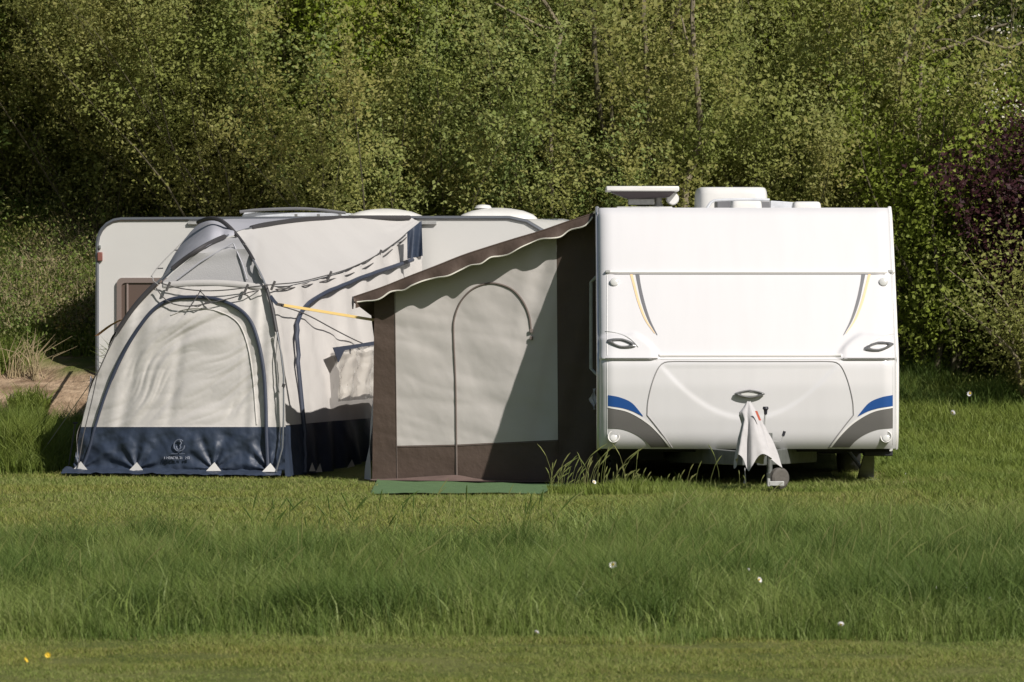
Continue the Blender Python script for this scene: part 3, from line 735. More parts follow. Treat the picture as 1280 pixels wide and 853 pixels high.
# roof furniture
Yr = 54.4
a = W(299, 272, Yr); b_ = W(430, 262, Yr)
rl = MB().hexa([(a.x-.0, Yr, 2.39), (b_.x, Yr-.25, 2.39), (b_.x+.15, Yr+.5, 2.39), (a.x+.15, Yr+.7, 2.39), (a.x+.05, Yr, 2.47), (b_.x-.05, Yr-.25, 2.465), (b_.x+.1, Yr+.5, 2.465), (a.x+.2, Yr+.7, 2.47)]).build('roof_light', 'roof_panel', van2, smooth=False, bevel=.01)
MB().tube(curve([W(300, 265, Yr-.05), W(325, 262.5, Yr-.08), W(370, 261, Yr-.15), W(400, 262.5, Yr-.2), W(432, 266.5, Yr-.26)], 20), .017, 6).build('light_rim', 'decal_darkgrey', rl)
for px in (370, 398, 425):
    p = W(px, 268, Yr-.28); MB().box((p.x-.015, p.y-.02, 2.39), (p.x+.015, p.y+.02, 2.45)).build('light_clip', 'handle_grey', rl)
def dome(px0, px1, pyt, Y, name, knob=False):
    a = W(px0, pyt, Y); b = W(px1, pyt, Y); h = a.z-2.385; w_ = b.x-a.x; cx, cy = (a.x+b.x)/2, Y+.3
    vs_ = []; N_ = 36; pr_ = [(0, 1), (.18, .995), (.45, .90), (.75, .66), (.93, .36), (1, .1), (1, 0)]
    for t, s in pr_:
        for i in range(N_):
            an = 2*math.pi*i/N_; c, s2 = math.cos(an), math.sin(an); e = .45
            vs_.append((cx+math.copysign(abs(c)**e, c)*w_/2*s, cy+math.copysign(abs(s2)**e, s2)*.32*s, 2.385+h*t))
    MB().add(vs_, [(r*N_+i, r*N_+(i+1) % N_, (r+1)*N_+(i+1) % N_, (r+1)*N_+i) for r in range(len(pr_)-1) for i in range(N_)]).build(name, 'roof_white', van2, angle=60)
dome(431, 531, 260.5, 54.0, 'roof_dome'); dome(572, 672, 259.5, 53.8, 'roof_dome')
p = W(604, 257, 54.1); MB().lathe((p.x, 54.1, p.z-.03), (0, 0, 1), [(0, .09), (.03, .07), (.04, .02)], 16).build('dome_cap', 'roof_white', van2)
for s_ in (2.2, 3.1):
    MB().lathe(LV(s_, .32, .05), e2, [(0, .2), (0, .3), (.02, .32), (.17, .32), (.19, .3)], 28).build('wheel', 'rubber', van2)

# ================================================================== BROWN AND CREAM AWNING on the white caravan
awn = thing('awning', (-.2, 47.0, 0), 'brown and pale grey awning with arched zip door and scalloped roof edge', 'awning')
def Yf(px): return 46.28+.55*(745-px)/275
roofpts = [(441, 373), (479, 360), (510, 347.5), (545, 334), (579, 320.5), (611, 310), (643, 300), (675, 290.5), (708, 279), (743, 267.5)]
roofc = curve([(x, y, 0) for x, y in roofpts], 60)
def roof_py(px):
    for a, b in zip(roofc, roofc[1:]):
        if a.x <= px <= b.x: return a.y+(b.y-a.y)*(px-a.x)/(b.x-a.x)
    return roofc[-1].y if px > 700 else roofc[0].y
def awn_pt(px, py, amp=1.0, off=0):
    Y = Yf(px); p = W(px, py, Y)
    wz = .010*fb(p.x*2.1+p.z*1.3, p.z*1.1, 4, 2)+.0022*fb(p.x*6+p.z*4, p.z*5-p.x*2, 2)
    wz += .006*ridge(p.x*.9+p.z*2.2, p.z*1.0-p.x*.6, 5)+.003*ridge(p.x*1.5+p.z*6, p.z*2-p.x*.6, 8)
    if px > 640: wz += .012*math.sin((px-660)/7.0+py*.035)*min(1, (px-640)/40.)
    p.y += wz*amp*1.35-off; return p
def quad_panel(name, xl, xr, tops, bots, m_, nu, nv, off=0, amp=1.0):
    """xl, xr: functions of v for the left and right edge"""
    def fn(u, v):
        px = xl(v)*(1-u)+xr(v)*u; t = tops(px); b = bots(px); return awn_pt(px, t+(b-t)*v, amp, off)
    return MB().grid(fn, nu, nv).build(name, m_, awn, angle=80)
bandy = lambda px: np.interp(px, [493, 570, 697, 745], [557.5, 556, 550, 548])
basey = lambda px: np.interp(px, [460, 560, 600, 697, 745], [601, 604, 606, 606.5, 606])
quad_panel('left_panel', lambda v: 468-2.5*v, lambda v: 492.5+4*v, lambda p: roof_py(p)-.5, lambda p: basey(p), 'awn_brown', 10, 90)
quad_panel('cream_panel', lambda v: 492.5+3.2*v, lambda v: 695.5+2*v, lambda p: roof_py(p)-.5, bandy, 'awn_cream', 90, 90)
quad_panel('base_band', lambda v: 495.7+.6*v, lambda v: 697.5+1.5*v, bandy, basey, 'awn_brown', 70, 20)
quad_panel('right_panel', lambda v: 695.5+3*v, lambda v: 746, lambda p: roof_py(p)-.5, basey, 'awn_brown', 20, 90)
# arched zip door
zipc = curve([(571, 604, 0), (570.5, 556, 0), (569.5, 480, 0), (567, 420, 0), (568, 398, 0), (576, 377, 0), (590, 362, 0), (607, 355, 0), (622, 355, 0), (640, 362, 0), (653, 376, 0), (661, 394, 0), (664, 413, 0)], 90)
MB().tube([awn_pt(q.x, q.y, 1, .004) for q in zipc], .0085, 6).build('door_zip', 'zip', awn)
zip2 = curve([(664, 413, 0), (665, 450, 0), (667, 500, 0), (668, 554, 0)], 30)
for nm, px, py in (('zip_pull', 664, 414), ('toggle', 664.5, 423)):
    p = awn_pt(px, py, 1, .012); MB().box((p.x-.016, p.y-.012, p.z-.016), (p.x+.012, p.y, p.z+.018)).build(nm, 'zip', awn, bevel=.004)
for px in (493.5,):
    MB().tube([awn_pt(px+3.0*i/60, roof_py(px)+2+(602-roof_py(px))*i/60, 1, .003) for i in range(61)], .003, 5).build('panel_seam', 'zip', awn)
MB().tube([awn_pt(496+(697-496)*i/60, float(bandy(496+(697-496)*i/60))+1.5, 1, .003) for i in range(61)], .003, 5).build('panel_seam', 'zip', awn)
# roof: front edge out over the wall, sloping back; left eave drops towards the back
def roof_front(px): return W(px, roof_py(px), Yf(px)-.16)
BACK = 50.2
xw = W(468, 0, Yf(468)).x
def eave(y): return float(np.interp(y, [46.0, 46.6, 47.4, 48.2, 49.2, 50.2], [1.6, 1.60, 1.40, 1.26, 1.02, .74]))  # hidden rear drop, shaped to set the awning's shadow on the tent
def roof_fn(u, v):
    px = 441+(742-441)*u; a = roof_front(px)
    yy = a.y+(BACK-a.y)*v; ez = eave(yy); p = Vector((a.x+(xw-.03-W(441, 0, 46.5).x)*(1-u)*min(1, v*8), yy, a.z+(ez-1.6)*(1-u)**1.0)); p.z -= .05*math.sin(math.pi*v)*(1-u); p.z += .01*math.sin(u*20+v*3); return p
MB().grid(roof_fn, 50, 24).build('roof', 'awn_brown', awn, angle=80)
# valance
low = [(443, 378), (449, 377.5), (458, 376.5), (470, 375.5), (478, 372), (487, 365.5), (496, 363.5), (505, 363), (515, 357), (530, 351), (545, 347.5), (560, 345), (575, 338), (588, 332), (601, 330), (613, 322), (625, 320.5), (636, 318), (650, 310), (662, 304.5), (676, 299), (690, 298), (701, 296), (712, 288), (726, 284.5), (733, 281), (739, 274), (742, 269)]
lowc = curve([(x, y, 0) for x, y in low], 110)
def low_py(px):
    for a, b in zip(lowc, lowc[1:]):
        if a.x <= px <= b.x: return a.y+(b.y-a.y)*(px-a.x)/max(1e-6, b.x-a.x)
    return 269
def val_fn(u, v):
    px = 441.5+(742-441.5)*u; t = roof_py(px)-.2; b = max(low_py(px), t+1.0)
    py = t+(b-t)*v; p = W(px, py, Yf(px)-.165); p.y += v*(.02*math.sin(u*44)-.03); return p
MB().grid(val_fn, 150, 6).build('valance', 'awn_brown', awn, angle=80)
MB().tube([val_fn(i/220, 1.0)+Vector((0, -.004, 0)) for i in range(2, 220)], .0065, 5).build('valance_piping', 'awn_trim', awn)
MB().tube([val_fn(i/60, 0)+Vector((0, .01, .004)) for i in range(61)], .010, 6).build('roof_hem', 'awn_brown', awn)
a = W(441.5, 372, Yf(441)-.22)
MB().grid(lambda u, v: Vector((a.x+.02+.16*u, a.y+.25*u, a.z-.02-v*.075*(1-u*.7))), 8, 3).build('side_valance', 'awn_brown', awn, angle=80)
p = W(441, 378, Yf(441)-.18)
MB().tube([p+Vector((0, 0, .05)), p, p+Vector((.0, 0, -.06))], [.006, .012, .006], 6).build('eave_strap', 'pole_sleeve', awn)
# left side wall and rear, back to the caravan
xw = W(468, 0, Yf(468)).x
def sidew(u, v):
    Y = Yf(468)+(BACK-Yf(468))*u; zt_ = eave(Y)+.0; return Vector((xw-.02*v+.006*math.sin(u*25), Y, zt_*(1-v)+.0*v))
MB().grid(sidew, 40, 20).build('side_wall', 'awn_brown', awn, angle=80)
MB().add([(xw, BACK, 0), (.72, BACK, 0), (.72, BACK, 2.28), (xw, BACK, .74)], [(0, 1, 2, 3)]).build('rear_wall', 'awn_brown', awn)
# pale ground skirt flaps
def skf(name, top, bot, m_, off):
    a = curve([(x, y, 0) for x, y in top], 30); b = curve([(x, y, 0) for x, y in bot], 30)
    def fn(u, v):
        q = at(a, u).lerp(at(b, u), v); p = W(q.x, q.y, Yf(q.x)-off-.22*v); p.z = max(p.z, .018); p.y += .012*fb(u*9, v*3); return p
    return MB().grid(fn, 40, 5).build(name, m_, awn, angle=80)
skf('ground_skirt', [(464, 599), (500, 598), (545, 595), (572, 594), (600, 599), (650, 602), (697, 603)], [(462, 606), (500, 605), (540, 604), (575, 606), (610, 608), (650, 608), (698, 608)], 'awn_skirt', .012)
a = [W(466, 500, 46.9), W(462, 600, 46.8)]
MB().grid(lambda u, v: Vector((xw-.012-.05*v*u-.03*v+.01*math.sin(v*8+u*4), Yf(468)+.02+.32*u, .72-.71*v)), 8, 20).build('pvc_flap', 'tent_grey', awn, angle=80)
# hidden poles: corner post shows at the eave
MB().tube([(xw+.03, Yf(468)+.05, 0), (xw+.03, Yf(468)+.05, 1.60)], .014, 8).build('corner_pole', 'pole_steel', awn)

# green ground mat before the awning
gm = MB(); 
c0, c1, c2, c3 = (-1.17, 44.0), (.25, 43.95), (.60, 46.6), (-1.18, 46.75)
def gmf(u, v):
    x = (c0[0]*(1-u)+c1[0]*u)*(1-v)+(c3[0]*(1-u)+c2[0]*u)*v; y = (c0[1]*(1-u)+c1[1]*u)*(1-v)+(c3[1]*(1-u)+c2[1]*u)*v
    return Vector((x, y, g1(x, y)+.014+.012*fb(x*2, y*2)))
gm.grid(gmf, 50, 40)
o = gm.build('ground_mat', 'mat_green'); retop(o, (-.2, 45.6, 0)); tag(o, 'plain green mat laid on the turf before the brown awning', 'ground mat')

# ================================================================== CREAM AND NAVY TENT on the cream caravan
tent = thing('tent', (-3.0, 49.0, 0), 'cream and navy dome awning tent with arched door, sagging cords and dark poles', 'tent')
def porchY(px, z):
    u = (px-92)/260
    return 48.1-.75*u+.10*z+.33*max(0, z-1.35)**1.4-.10*math.sin(math.pi*min(1, max(0, u)))
def PW(px, py, off=0, amp=0):
    Y = 48
    for _ in range(4):
        z = CAMZ-(py-HZ)/F*Y; Y = porchY(px, z)
    Y -= off
    return W(px, py, Y)
pegs = [(100, 586), (170, 587), (267, 587), (337, 588)]
Lc = curve([(90, 590, 0), (96, 560, 0), (101, 533, 0), (112, 490, 0), (122, 465, 0), (133, 440, 0), (146, 415, 0), (170, 383, 0), (203, 352, 0)], 60)
Rc = curve([(356, 592, 0), (357, 540, 0), (356, 500, 0), (352, 450, 0), (346, 415, 0), (339, 380, 0), (330, 353, 0)], 60)
def xat(c, py):
    for a, b in zip(c, c[1:]):
        if min(a.y, b.y) <= py <= max(a.y, b.y): return a.x+(b.x-a.x)*(py-a.y)/((b.y-a.y) or 1e-9)
    return c[0].x if py > c[0].y else c[-1].x
def crease(px, py):
    """draped door cloth: creases run from the lower left up to the right"""
    x, y = (px-200)/140., (py-400)/140.
    c, s = math.cos(.62), math.sin(.62); a = x*c-y*s; b = x*s+y*c
    wp = .25*noise.noise(Vector((x*1.5, y*1.5, 3)))
    w_ = .030*fb(a*.8+.3, (b+wp)*3.0+1, 7, 2)+.030*ridge(a*.6, (b+wp)*3.2, 2)+.022*ridge(a*1.1+3, (b+wp)*8, 4)+.015*ridge(a*2+1, (b+wp)*15, 9)+.006*ridge(x*2.5, y*9+x*3, 6)
    w_ += .022*math.exp(-((px-(226-(py-430)*.16))/7.0)**2)*max(0, min(1, (py-400)/40.))+.012*math.exp(-((px-(150+(533-py)*.30))/6.)**2)*max(0, min(1, (py-430)/40.))
    in_door = 0
    if 372 < py < 533:
        hx = (px-np.interp(py, [372, 533], [255, 233]))/(95*math.sqrt(max(.04, min(1, (py-368)/110))))
        in_door = float(max(0, 1-abs(hx)**4))*min(1, (533-py)/25.+.15)
    side = .022*math.sin(px/5.5+py/30.)*max(0, 1-abs(px-(165+(415-py)*.15))/30.)
    g = .010*math.sin(px/3.1+py*.02)*max(0, 1-abs(px-325)/28.)
    return (w_*(.30+.50*in_door)+side*.7+g)*.8
def front_fn(y0f, y1f, amp=1.0, nav=False):
    def fn(u, v):
        # left/right at this row
        py = y0f+(y1f-y0f)*v; xl, xr = xat(Lc, py), xat(Rc, py); px = xl+(xr-xl)*u
        if py < 356: pass
        p = PW(px, py); p.y += crease(px, py)*amp
        if nav:
            for gx, gy in pegs:
                d = math.hypot(px-gx, (gy-py)*.9)/60.; th = math.atan2(gy-py, px-gx)
                p.y += .030*math.exp(-d*.9)*math.sin(th*9+gx)*(.6+.8*noise.noise(Vector((th*2,gx,1))))*min(1, (py-533)/12.)
            p.y += .015*fb(px/16., py/22., 5, 3)*min(1, (py-533)/12.)
        return p
    return fn
MB().grid(front_fn(354, 534), 190, 130).build('front_panel', 'tent_cream', tent, angle=80)
MB().grid(front_fn(534, 591.5, .7, True), 150, 50).build('navy_base', 'tent_navy', tent, angle=80)
# cream crescent over the door top
cr_t = curve([(204, 353, 0), (235, 350.5, 0), (268, 350, 0), (300, 352, 0), (331, 356, 0)], 30)
MB().grid(lambda u, v: (lambda q: PW(q.x, q.y+v*7, .012*math.sin(v*3.1)))(at(cr_t, u)), 40, 4).build('front_hem', 'tent_roof', tent)
# ground skirt in navy
def skirt_fn(u, v):
    px = 80+(352-80)*u; p = PW(max(px, 90), 591); x = (px-640)/F*p.y
    y = p.y+.02-(.20+.16*math.exp(-u*9))*v-.02*v*math.sin(u*23); return Vector((x, y, g1(x, y)+.03+.04*(1-v)+.012*fb(u*30, v*3)+.012*fb(u*14, v*4)))
MB().grid(skirt_fn, 90, 10).build('ground_skirt', 'tent_navy', tent, angle=80)
# white peg tabs
def tab(gx, gy, w_=9.5, Yo=None):
    m_ = MB()
    f = (lambda x, y: PW(x, y, .05)) if Yo is None else (lambda x, y: Yo(x, y))
    a, b, c = f(gx-w_, gy+2), f(gx+w_, gy+2), f(gx+1, gy-9)
    bk = Vector((0, .008, 0))
    m_.add([a, b, c, a+bk, b+bk, c+bk], [(0, 1, 2), (5, 4, 3), (0, 3, 4, 1), (1, 4, 5, 2), (2, 5, 3, 0)]); m_.build('peg_tab', 'tab_white', tent, smooth=False)
for gx, gy in pegs: tab(gx, gy)
# emblem and lettering on the navy base
em = MB(); c = (224, 557)
ring = [PW(c[0]+6.6*math.cos(2*math.pi*i/24), c[1]+7.2*math.sin(2*math.pi*i/24), .022) for i in range(22)]
em.tube(ring, .006, 5)
em.tube([PW(c[0]+x, c[1]+y, .022) for x, y in ((1, -6), (3, -3), (1, 0), (2, 3), (0, 5))], .006, 5)
em.tube([PW(c[0]+x, c[1]+y, .022) for x, y in ((-4, 1), (-3, 4), (-1, 6))], .006, 5)
em.tube([PW(x, 567.5, .022) for x in (214, 218, 222)], .0035, 5).tube([PW(x, 567.5, .022) for x in (224, 228, 231)], .0035, 5)
em.build('emblem', 'emblem_grey', tent)
lt = MB()
rl_ = random.Random(3); x = 205.5
glyphs = [((0, 0), (0, 1)), ((0, 1), (0, 0), (1, .5), (0, .5)), ((0, 0), (1, 0), (1, 1), (0, 1), (0, 0)), ((0, 1), (.5, 0), (1, 1)), ((1, 0), (0, 0), (0, 1), (1, 1)), ((0, 1), (0, 0), (1, 1), (1, 0)), ((0, 0), (0, 1), (1, 1)), ((0, 0), (1, 0), (.5, 0), (.5, 1))]
for i in range(11):
    if i == 9: x += 2.2; lt.build('lettering', 'letter_grey', tent); lt = MB()
    g = glyphs[i % 8]
    lt.tube([PW(x+a*1.7, 571.2+b*2.8, .022) for a, b in g], .0042, 4); x += 2.7
lt.build('lettering', 'letter_grey', tent)

# door piping: thick navy arch, and the inner cream hem
door = curve([(103, 585, 0), (112, 560, 0), (119, 533, 0), (133, 490, 0), (150, 450, 0), (168, 418, 0), (190, 389, 0), (212, 375, 0), (240, 371.5, 0), (270, 374, 0), (295, 384, 0), (312, 400, 0), (322, 425, 0), (329, 460, 0), (332, 500, 0), (333, 545, 0), (335, 588, 0)], 100)
MB().tube([PW(q.x, q.y, .015-min(0, crease(q.x, q.y))) for q in door], [.013 if q.x < 140 else .017 for q in door], 8).build('door_piping', 'piping', tent)
door2 = curve([(214, 394, 0), (236, 386, 0), (268, 388, 0), (296, 402, 0), (309, 430, 0), (316, 470, 0), (320, 520, 0), (321, 531, 0)], 80)
MB().tube([PW(q.x, q.y, .004-crease(q.x, q.y)) for i, q in enumerate(door2)], [.006]*81, 6).build('door_hem', 'tent_cream', tent)

# upper grey panels between the poles
pole1 = [PW(146, 416), PW(165, 388), PW(183, 367), PW(200, 351), PW(225, 329), PW(255, 309), W(285, 295, 48.55), W(320, 284, 49.2), W(345, 279.5, 49.8), W(372, 276, 50.4), W(400, 274, 51.0), W(450, 272.8, 51.9), W(512, 272.8, 52.55)]
p1c = curve(pole1, 120)
pole2 = [W(236, 287, 49.6), W(247, 279, 49.3), W(262, 274, 49.0), W(275, 276, 48.85), W(288, 286, 48.7), W(302, 303, 48.5), PW(315, 323), PW(329, 350), PW(339, 380), PW(346, 415)]
p2c = curve(pole2, 80)
# mesh panel: from the cream hem to pole 1 and pole 2
me_l = curve([PW(203, 353), PW(228, 331, .0), PW(255, 311), W(280, 299, 48.5), W(296, 296, 48.45)], 30)
me_r = curve([PW(330, 355), PW(322, 338), PW(312, 320), PW(305, 309), W(298, 298, 48.45)], 30)
MB().grid(lambda u, v: at(me_l, v).lerp(at(me_r, v), u)+Vector((0, .02*math.sin(math.pi*u), 0)), 24, 24).build('mesh_window', 'tent_mesh', tent)
for pts in ([(222, 349), (250, 328), (291, 304)], [(309, 350), (303, 330), (292, 305)]):
    MB().tube([PW(x, y, .008) for x, y in pts], .007, 5).build('window_seam', 'tent_grey', tent)
gl = curve([W(200, 352, 48.6), W(212, 328, 49.1), W(228, 303, 49.5), W(245, 283, 49.6), W(262, 275, 49.3), W(280, 280, 49.0), W(292, 292, 48.65)], 30)
gr = curve([PW(203, 352), PW(222, 334), PW(242, 319), PW(262, 306.5), W(274, 300, 48.5), W(284, 296.5, 48.5), W(293, 294, 48.55)], 30)
MB().grid(lambda u, v: at(gl, v).lerp(at(gr, v), u)+Vector((0, .0, .03*math.sin(math.pi*u))), 12, 30).build('porch_roof', 'tent_grey', tent)
# main roof from the pole to the cord line, and the strip behind the pole
U = [W(293, 292, 48.6), W(300, 289, 48.75), W(310, 286.5, 49.0), W(320, 284, 49.2), W(345, 279.5, 49.8), W(372, 276, 50.4), W(400, 274, 51.0), W(430, 273.2, 51.5), W(460, 272.8, 52.0), W(490, 272.8, 52.4), W(514, 272.8, 52.6)]
def Yw(px): k = (px-640)/F; return -14.714/(k-.2624)
def WW(px, py, off=0): return W(px, py, Yw(px)-off)
V_ = [W(294, 293, 48.6), W(306, 308, 48.5), PW(318, 329), PW(331, 354), WW(365, 357), WW(400, 349), WW(432, 339), WW(460, 325), WW(488, 309), WW(508, 296), WW(524, 277)]
Uc, Vc = curve(U, 60), curve(V_, 60)
MB().grid(lambda u, v: at(Uc, u).lerp(at(Vc, u), v)+Vector((0, 0, -.035*math.sin(math.pi*v)*math.sin(math.pi*u)+.006*fb(u*6, v*3))), 70, 24).build('main_roof', 'tent_roof', tent, angle=80)
Bk = curve([W(268, 275, 49.2), W(290, 274, 51.0), W(330, 273.6, 53.0), W(400, 273, 53.15), W(450, 272, 53.0), W(514, 272, 52.75)], 60)
Uk = curve([W(285, 288, 48.75)]+[W(300, 288.5, 48.8), W(320, 283.5, 49.25), W(345, 279, 49.85), W(372, 275.5, 50.45), W(400, 273.6, 51.05), W(450, 272.6, 51.95), W(514, 272.6, 52.6)], 60)
MB().grid(lambda u, v: at(Bk, u).lerp(at(Uk, u), v), 50, 6).build('rear_roof', 'tent_grey', tent)
# long side wall running back to the cream caravan
wall_top = curve([PW(331, 354), WW(345, 359), WW(365, 357), WW(400, 349), WW(432, 339), WW(460, 325), WW(488, 309), WW(508, 296), WW(526, 277)], 60)
def wall_left(py): return xat(Rc, py) if py > 354 else 330
def wall_fn(y0, y1, nav):
    def fn(u, v):
        t = at(wall_top, u)
        # drop straight down from the top line in the wall's own plane
        k = at(wall_base, u)
        if nav: z0, z1 = (.47, .02)
        else: z0, z1 = (None, .47)
        zt_ = t.z if z0 is None else z0
        z = zt_+(z1-zt_)*v
        f = (t.z-z)/max(.01, t.z); p = Vector((t.x+(k.x-t.x)*f, t.y+(k.y-t.y)*f, z))
        s = u*5.2
        wv = .020*math.sin(s*9+p.z*3.5+1.5*fb(s, p.z))*(.4+.6*(1-v) if not nav else .8)+.018*fb(s*1.6+p.z, p.z*1.2, 3)
        if nav: wv += .03*math.sin(s*14)*v
        wv *= min(1, u*14)
        return p+Vector((.85*wv, -.5*wv, 0))
    return fn
wall_base = curve([W(357, 594, 47.38), W(378, 591, 47.95), W(410, 585, 48.8), W(468, 575, 50.3), W(527, 560, 52.6)], 60)
for q in wall_base: q.z = 0
MB().grid(wall_fn(0, 0, False), 130, 70).build('side_wall', 'tent_cream', tent, angle=80)
MB().grid(wall_fn(0, 0, True), 130, 20).build('navy_base', 'tent_navy', tent, angle=80)
def on_wall(px, py, off=.02):
    """point of the side wall seen at this photo point"""
    best = None
    for i in range(121):
        u = i/120; t = at(wall_top, u); k = at(wall_base, u)
        # solve row on this drop
        for zz in (0,):
            for j in range(3): pass
        z = t.z
        for _ in range(5):
            f = (t.z-z)/max(.01, t.z); Y = t.y+(k.y-t.y)*f; z = CAMZ-(py-HZ)/F*Y
        f = (t.z-z)/max(.01, t.z); x = t.x+(k.x-t.x)*f; Y = t.y+(k.y-t.y)*f; d = abs(x/Y*F+640-px)
        if best is None or d < best[0]: best = (d, Vector((x, Y, z)))
    return best[1]+Vector((off*.9, -off*.9, 0))
wd = curve([(378, 592, 0), (377, 540, 0), (372, 480, 0), (368, 430, 0), (369, 402, 0), (378, 383, 0), (400, 368, 0), (425, 357, 0), (455, 345, 0), (490, 333, 0), (512, 325, 0)], 46)
MB().tube([on_wall(q.x, q.y, .03) for q in wd], .020, 7).build('door_piping', 'piping', tent)
# window foil with its navy storm flap
wf1 = [(410, 433), (468, 428), (468, 502), (412, 500)]
def foil_fn(u, v):
    px = 410+58*u+3*v*(1-u); py = (433-5*u)+(500-431)*v; p = on_wall(px, py, .075)
    p += Vector((.8, -.6, 0))*(.035*fb(u*6, v*2.5, 2, 3)+.014*math.sin(u*19+v*3)+.010*ridge(u*9, v*2.2, 3)); return p
MB().grid(foil_fn, 36, 30).build('window_foil', 'foil', tent, angle=80)
def flap(pts, name, m_, off=.07):
    w_ = [on_wall(x, y, off) for x, y in pts]; bk = Vector((-.006, .006, 0)); k = len(w_)
    MB().add(w_+[p+bk for p in w_], [tuple(range(k)), tuple(range(2*k-1, k-1, -1))]+[(i, i+k, (i+1) % k+k, (i+1) % k) for i in range(k)]).build(name, m_, tent, smooth=False)
flap([(404, 434.5), (436, 430), (471, 424), (471, 430), (440, 433.5), (418, 438), (410, 453)], 'storm_flap', 'piping', .11)
for px in (427, 466):
    MB().tube([on_wall(px, 432, .09), on_wall(px, 442, .09)], .008, 5).build('flap_toggle', 'pole_sleeve', tent)
tab(384, 587, 4, lambda x, y: on_wall(x, y, .05)); tab(393, 588, 4, lambda x, y: on_wall(x, y, .05)); tab(433, 583, 5, lambda x, y: on_wall(x, y, .05))
# navy pelmet hanging by the caravan wall
def pel(u, v):
    px = 509+18*u+1.5*v*u; py = (290-14*u)+(324-4*u-(290-14*u))*v; p = W(px, py, 51.75+.1*u); p.y += .03*math.sin(u*9+v*2)*(.3+v); return p
MB().grid(pel, 14, 14).build('pelmet', 'tent_navy', tent, angle=80)
MB().grid(lambda u, v: W(520+8*u, 317+8*v*(1-.3*abs(u-.5)), 51.85+.02*math.sin(u*6)), 6, 4).build('pelmet_lining', 'tent_cream', tent)
# left side wall back to the caravan (short, mostly edge on)
def lw(u, v):
    q = at(Lc, v*.76); a = PW(q.x, q.y); b = Vector((min(a.x+.42, -3.55), 53.45, a.z)); return a.lerp(b, u)+Vector((.02*math.sin(v*20+u*6), 0, 0))
MB().grid(lw, 20, 40).build('side_wall', 'tent_cream', tent, angle=80)
def lw2(u, v):
    q = at(Lc, .76+v*.24); a = PW(q.x, q.y); b = Vector((a.x+.30, 53.4, a.z+.35)); return a.lerp(b, u*.8)
MB().grid(lw2, 10, 10).build('roof_side', 'tent_cream', tent, angle=80)
# poles: sleeves where fabric covers them, bare rod between
def part_tube(c, t0, t1, r, name, m_, off=.018):
    n = max(8, int((t1-t0)*90)); pts = [at(c, t0+(t1-t0)*i/n)+Vector((0, -off, .004)) for i in range(n+1)]
    MB().tube(pts, r, 8).build(name, m_, tent)
def tpx(c, px):
    best = min(range(len(c)), key=lambda i: abs(c[i].x/c[i].y*F+640-px)); return best/(len(c)-1)
part_tube(p1c, 0, tpx(p1c, 196), .022, 'pole_sleeve', 'pole_sleeve'); part_tube(p1c, tpx(p1c, 196), tpx(p1c, 216), .009, 'pole', 'pole_steel')
part_tube(p1c, tpx(p1c, 216), tpx(p1c, 280), .022, 'pole_sleeve', 'pole_sleeve'); part_tube(p1c, tpx(p1c, 280), tpx(p1c, 313), .009, 'pole', 'pole_steel')
part_tube(p1c, tpx(p1c, 313), 1, .022, 'pole_sleeve', 'pole_sleeve')
part_tube(p2c, .12, .50, .020, 'pole_sleeve', 'pole_sleeve', .02); part_tube(p2c, .48, .56, .010, 'pole', 'pole_steel', .03); part_tube(p2c, .54, .74, .019, 'pole_sleeve', 'pole_sleeve', .03)
part_tube(p2c, .72, .86, .010, 'pole', 'pole_steel', .035); part_tube(p2c, .84, 1.0, .017, 'pole_sleeve', 'pole_sleeve', .035)
MB().tube([PW(x, y, .05) for x, y in ((346, 415), (351, 440), (354.5, 470), (354.5, 520), (353, 560), (345, 590))], .008, 6).build('pole', 'pole_steel', tent)
MB().tube([PW(x, y, .03) for x, y in ((347, 415), (345, 450), (349, 500), (351, 560))], .004, 5).tube([PW(x, y, .05) for x, y in ((346, 415), (353, 445), (356, 468), (355, 482))], .005, 5).build('elastic_cord', 'cord_light', tent)
MB().tube([PW(355, 480, .06), PW(354, 484, .06)], .016, 6).build('pole_clip', 'pole_sleeve', tent)
MB().tube([PW(x, y, .04) for x, y in ((122, 467), (132, 445), (143, 422), (146, 416))], .006, 5).build('guy_line', 'cord', tent)
MB().tube([PW(x, y, .06) for x, y in ((122, 467), (115, 500), (104, 545), (97, 585))], .005, 5).build('guy_line', 'cord', tent)
# cords slung along the roof edge, with toggles
cordA = curve([PW(201, 354, .06), PW(222, 360, .06), PW(250, 363.5, .06), PW(280, 363, .06), PW(310, 359.5, .06), PW(340, 356, .07), WW(372, 353, .05), WW(400, 346.5, .05), WW(430, 338, .05), WW(458, 326, .05), WW(482, 312, .05), WW(500, 299, .05), WW(510, 290, .05)], 70)
cordB = curve([PW(195, 360, .05), PW(204, 372, .05), PW(216, 380, .05), PW(236, 383, .05), PW(262, 379, .05), PW(292, 372, .05), PW(318, 364, .05), WW(345, 362, .03), WW(375, 358.5, .03), WW(405, 351.5, .03), WW(440, 342, .03), WW(470, 327, .03), WW(494, 309, .03), WW(508, 297, .03)], 70)
for c_ in (cordA, cordB): MB().tube(c_, .0055, 5).build('cord', 'cord', tent)
for px, c_ in ((209, cordA), (310, cordA), (341, cordA), (414, cordA), (474, cordA)):
    p = at(c_, tpx(c_, px)); 
    MB().tube([p+Vector((-.02, -.01, -.05)), p+Vector((.015, -.015, .03))], .013, 6).build('toggle', 'cord', tent)
for pts in ([(236, 386), (247, 370), (251, 362)], [(250, 364), (258, 372), (265, 379)], [(240, 382), (247, 384), (262, 376)]):
    MB().tube([PW(x, y, .05) for x, y in pts], .005, 5).build('cord', 'cord', tent)
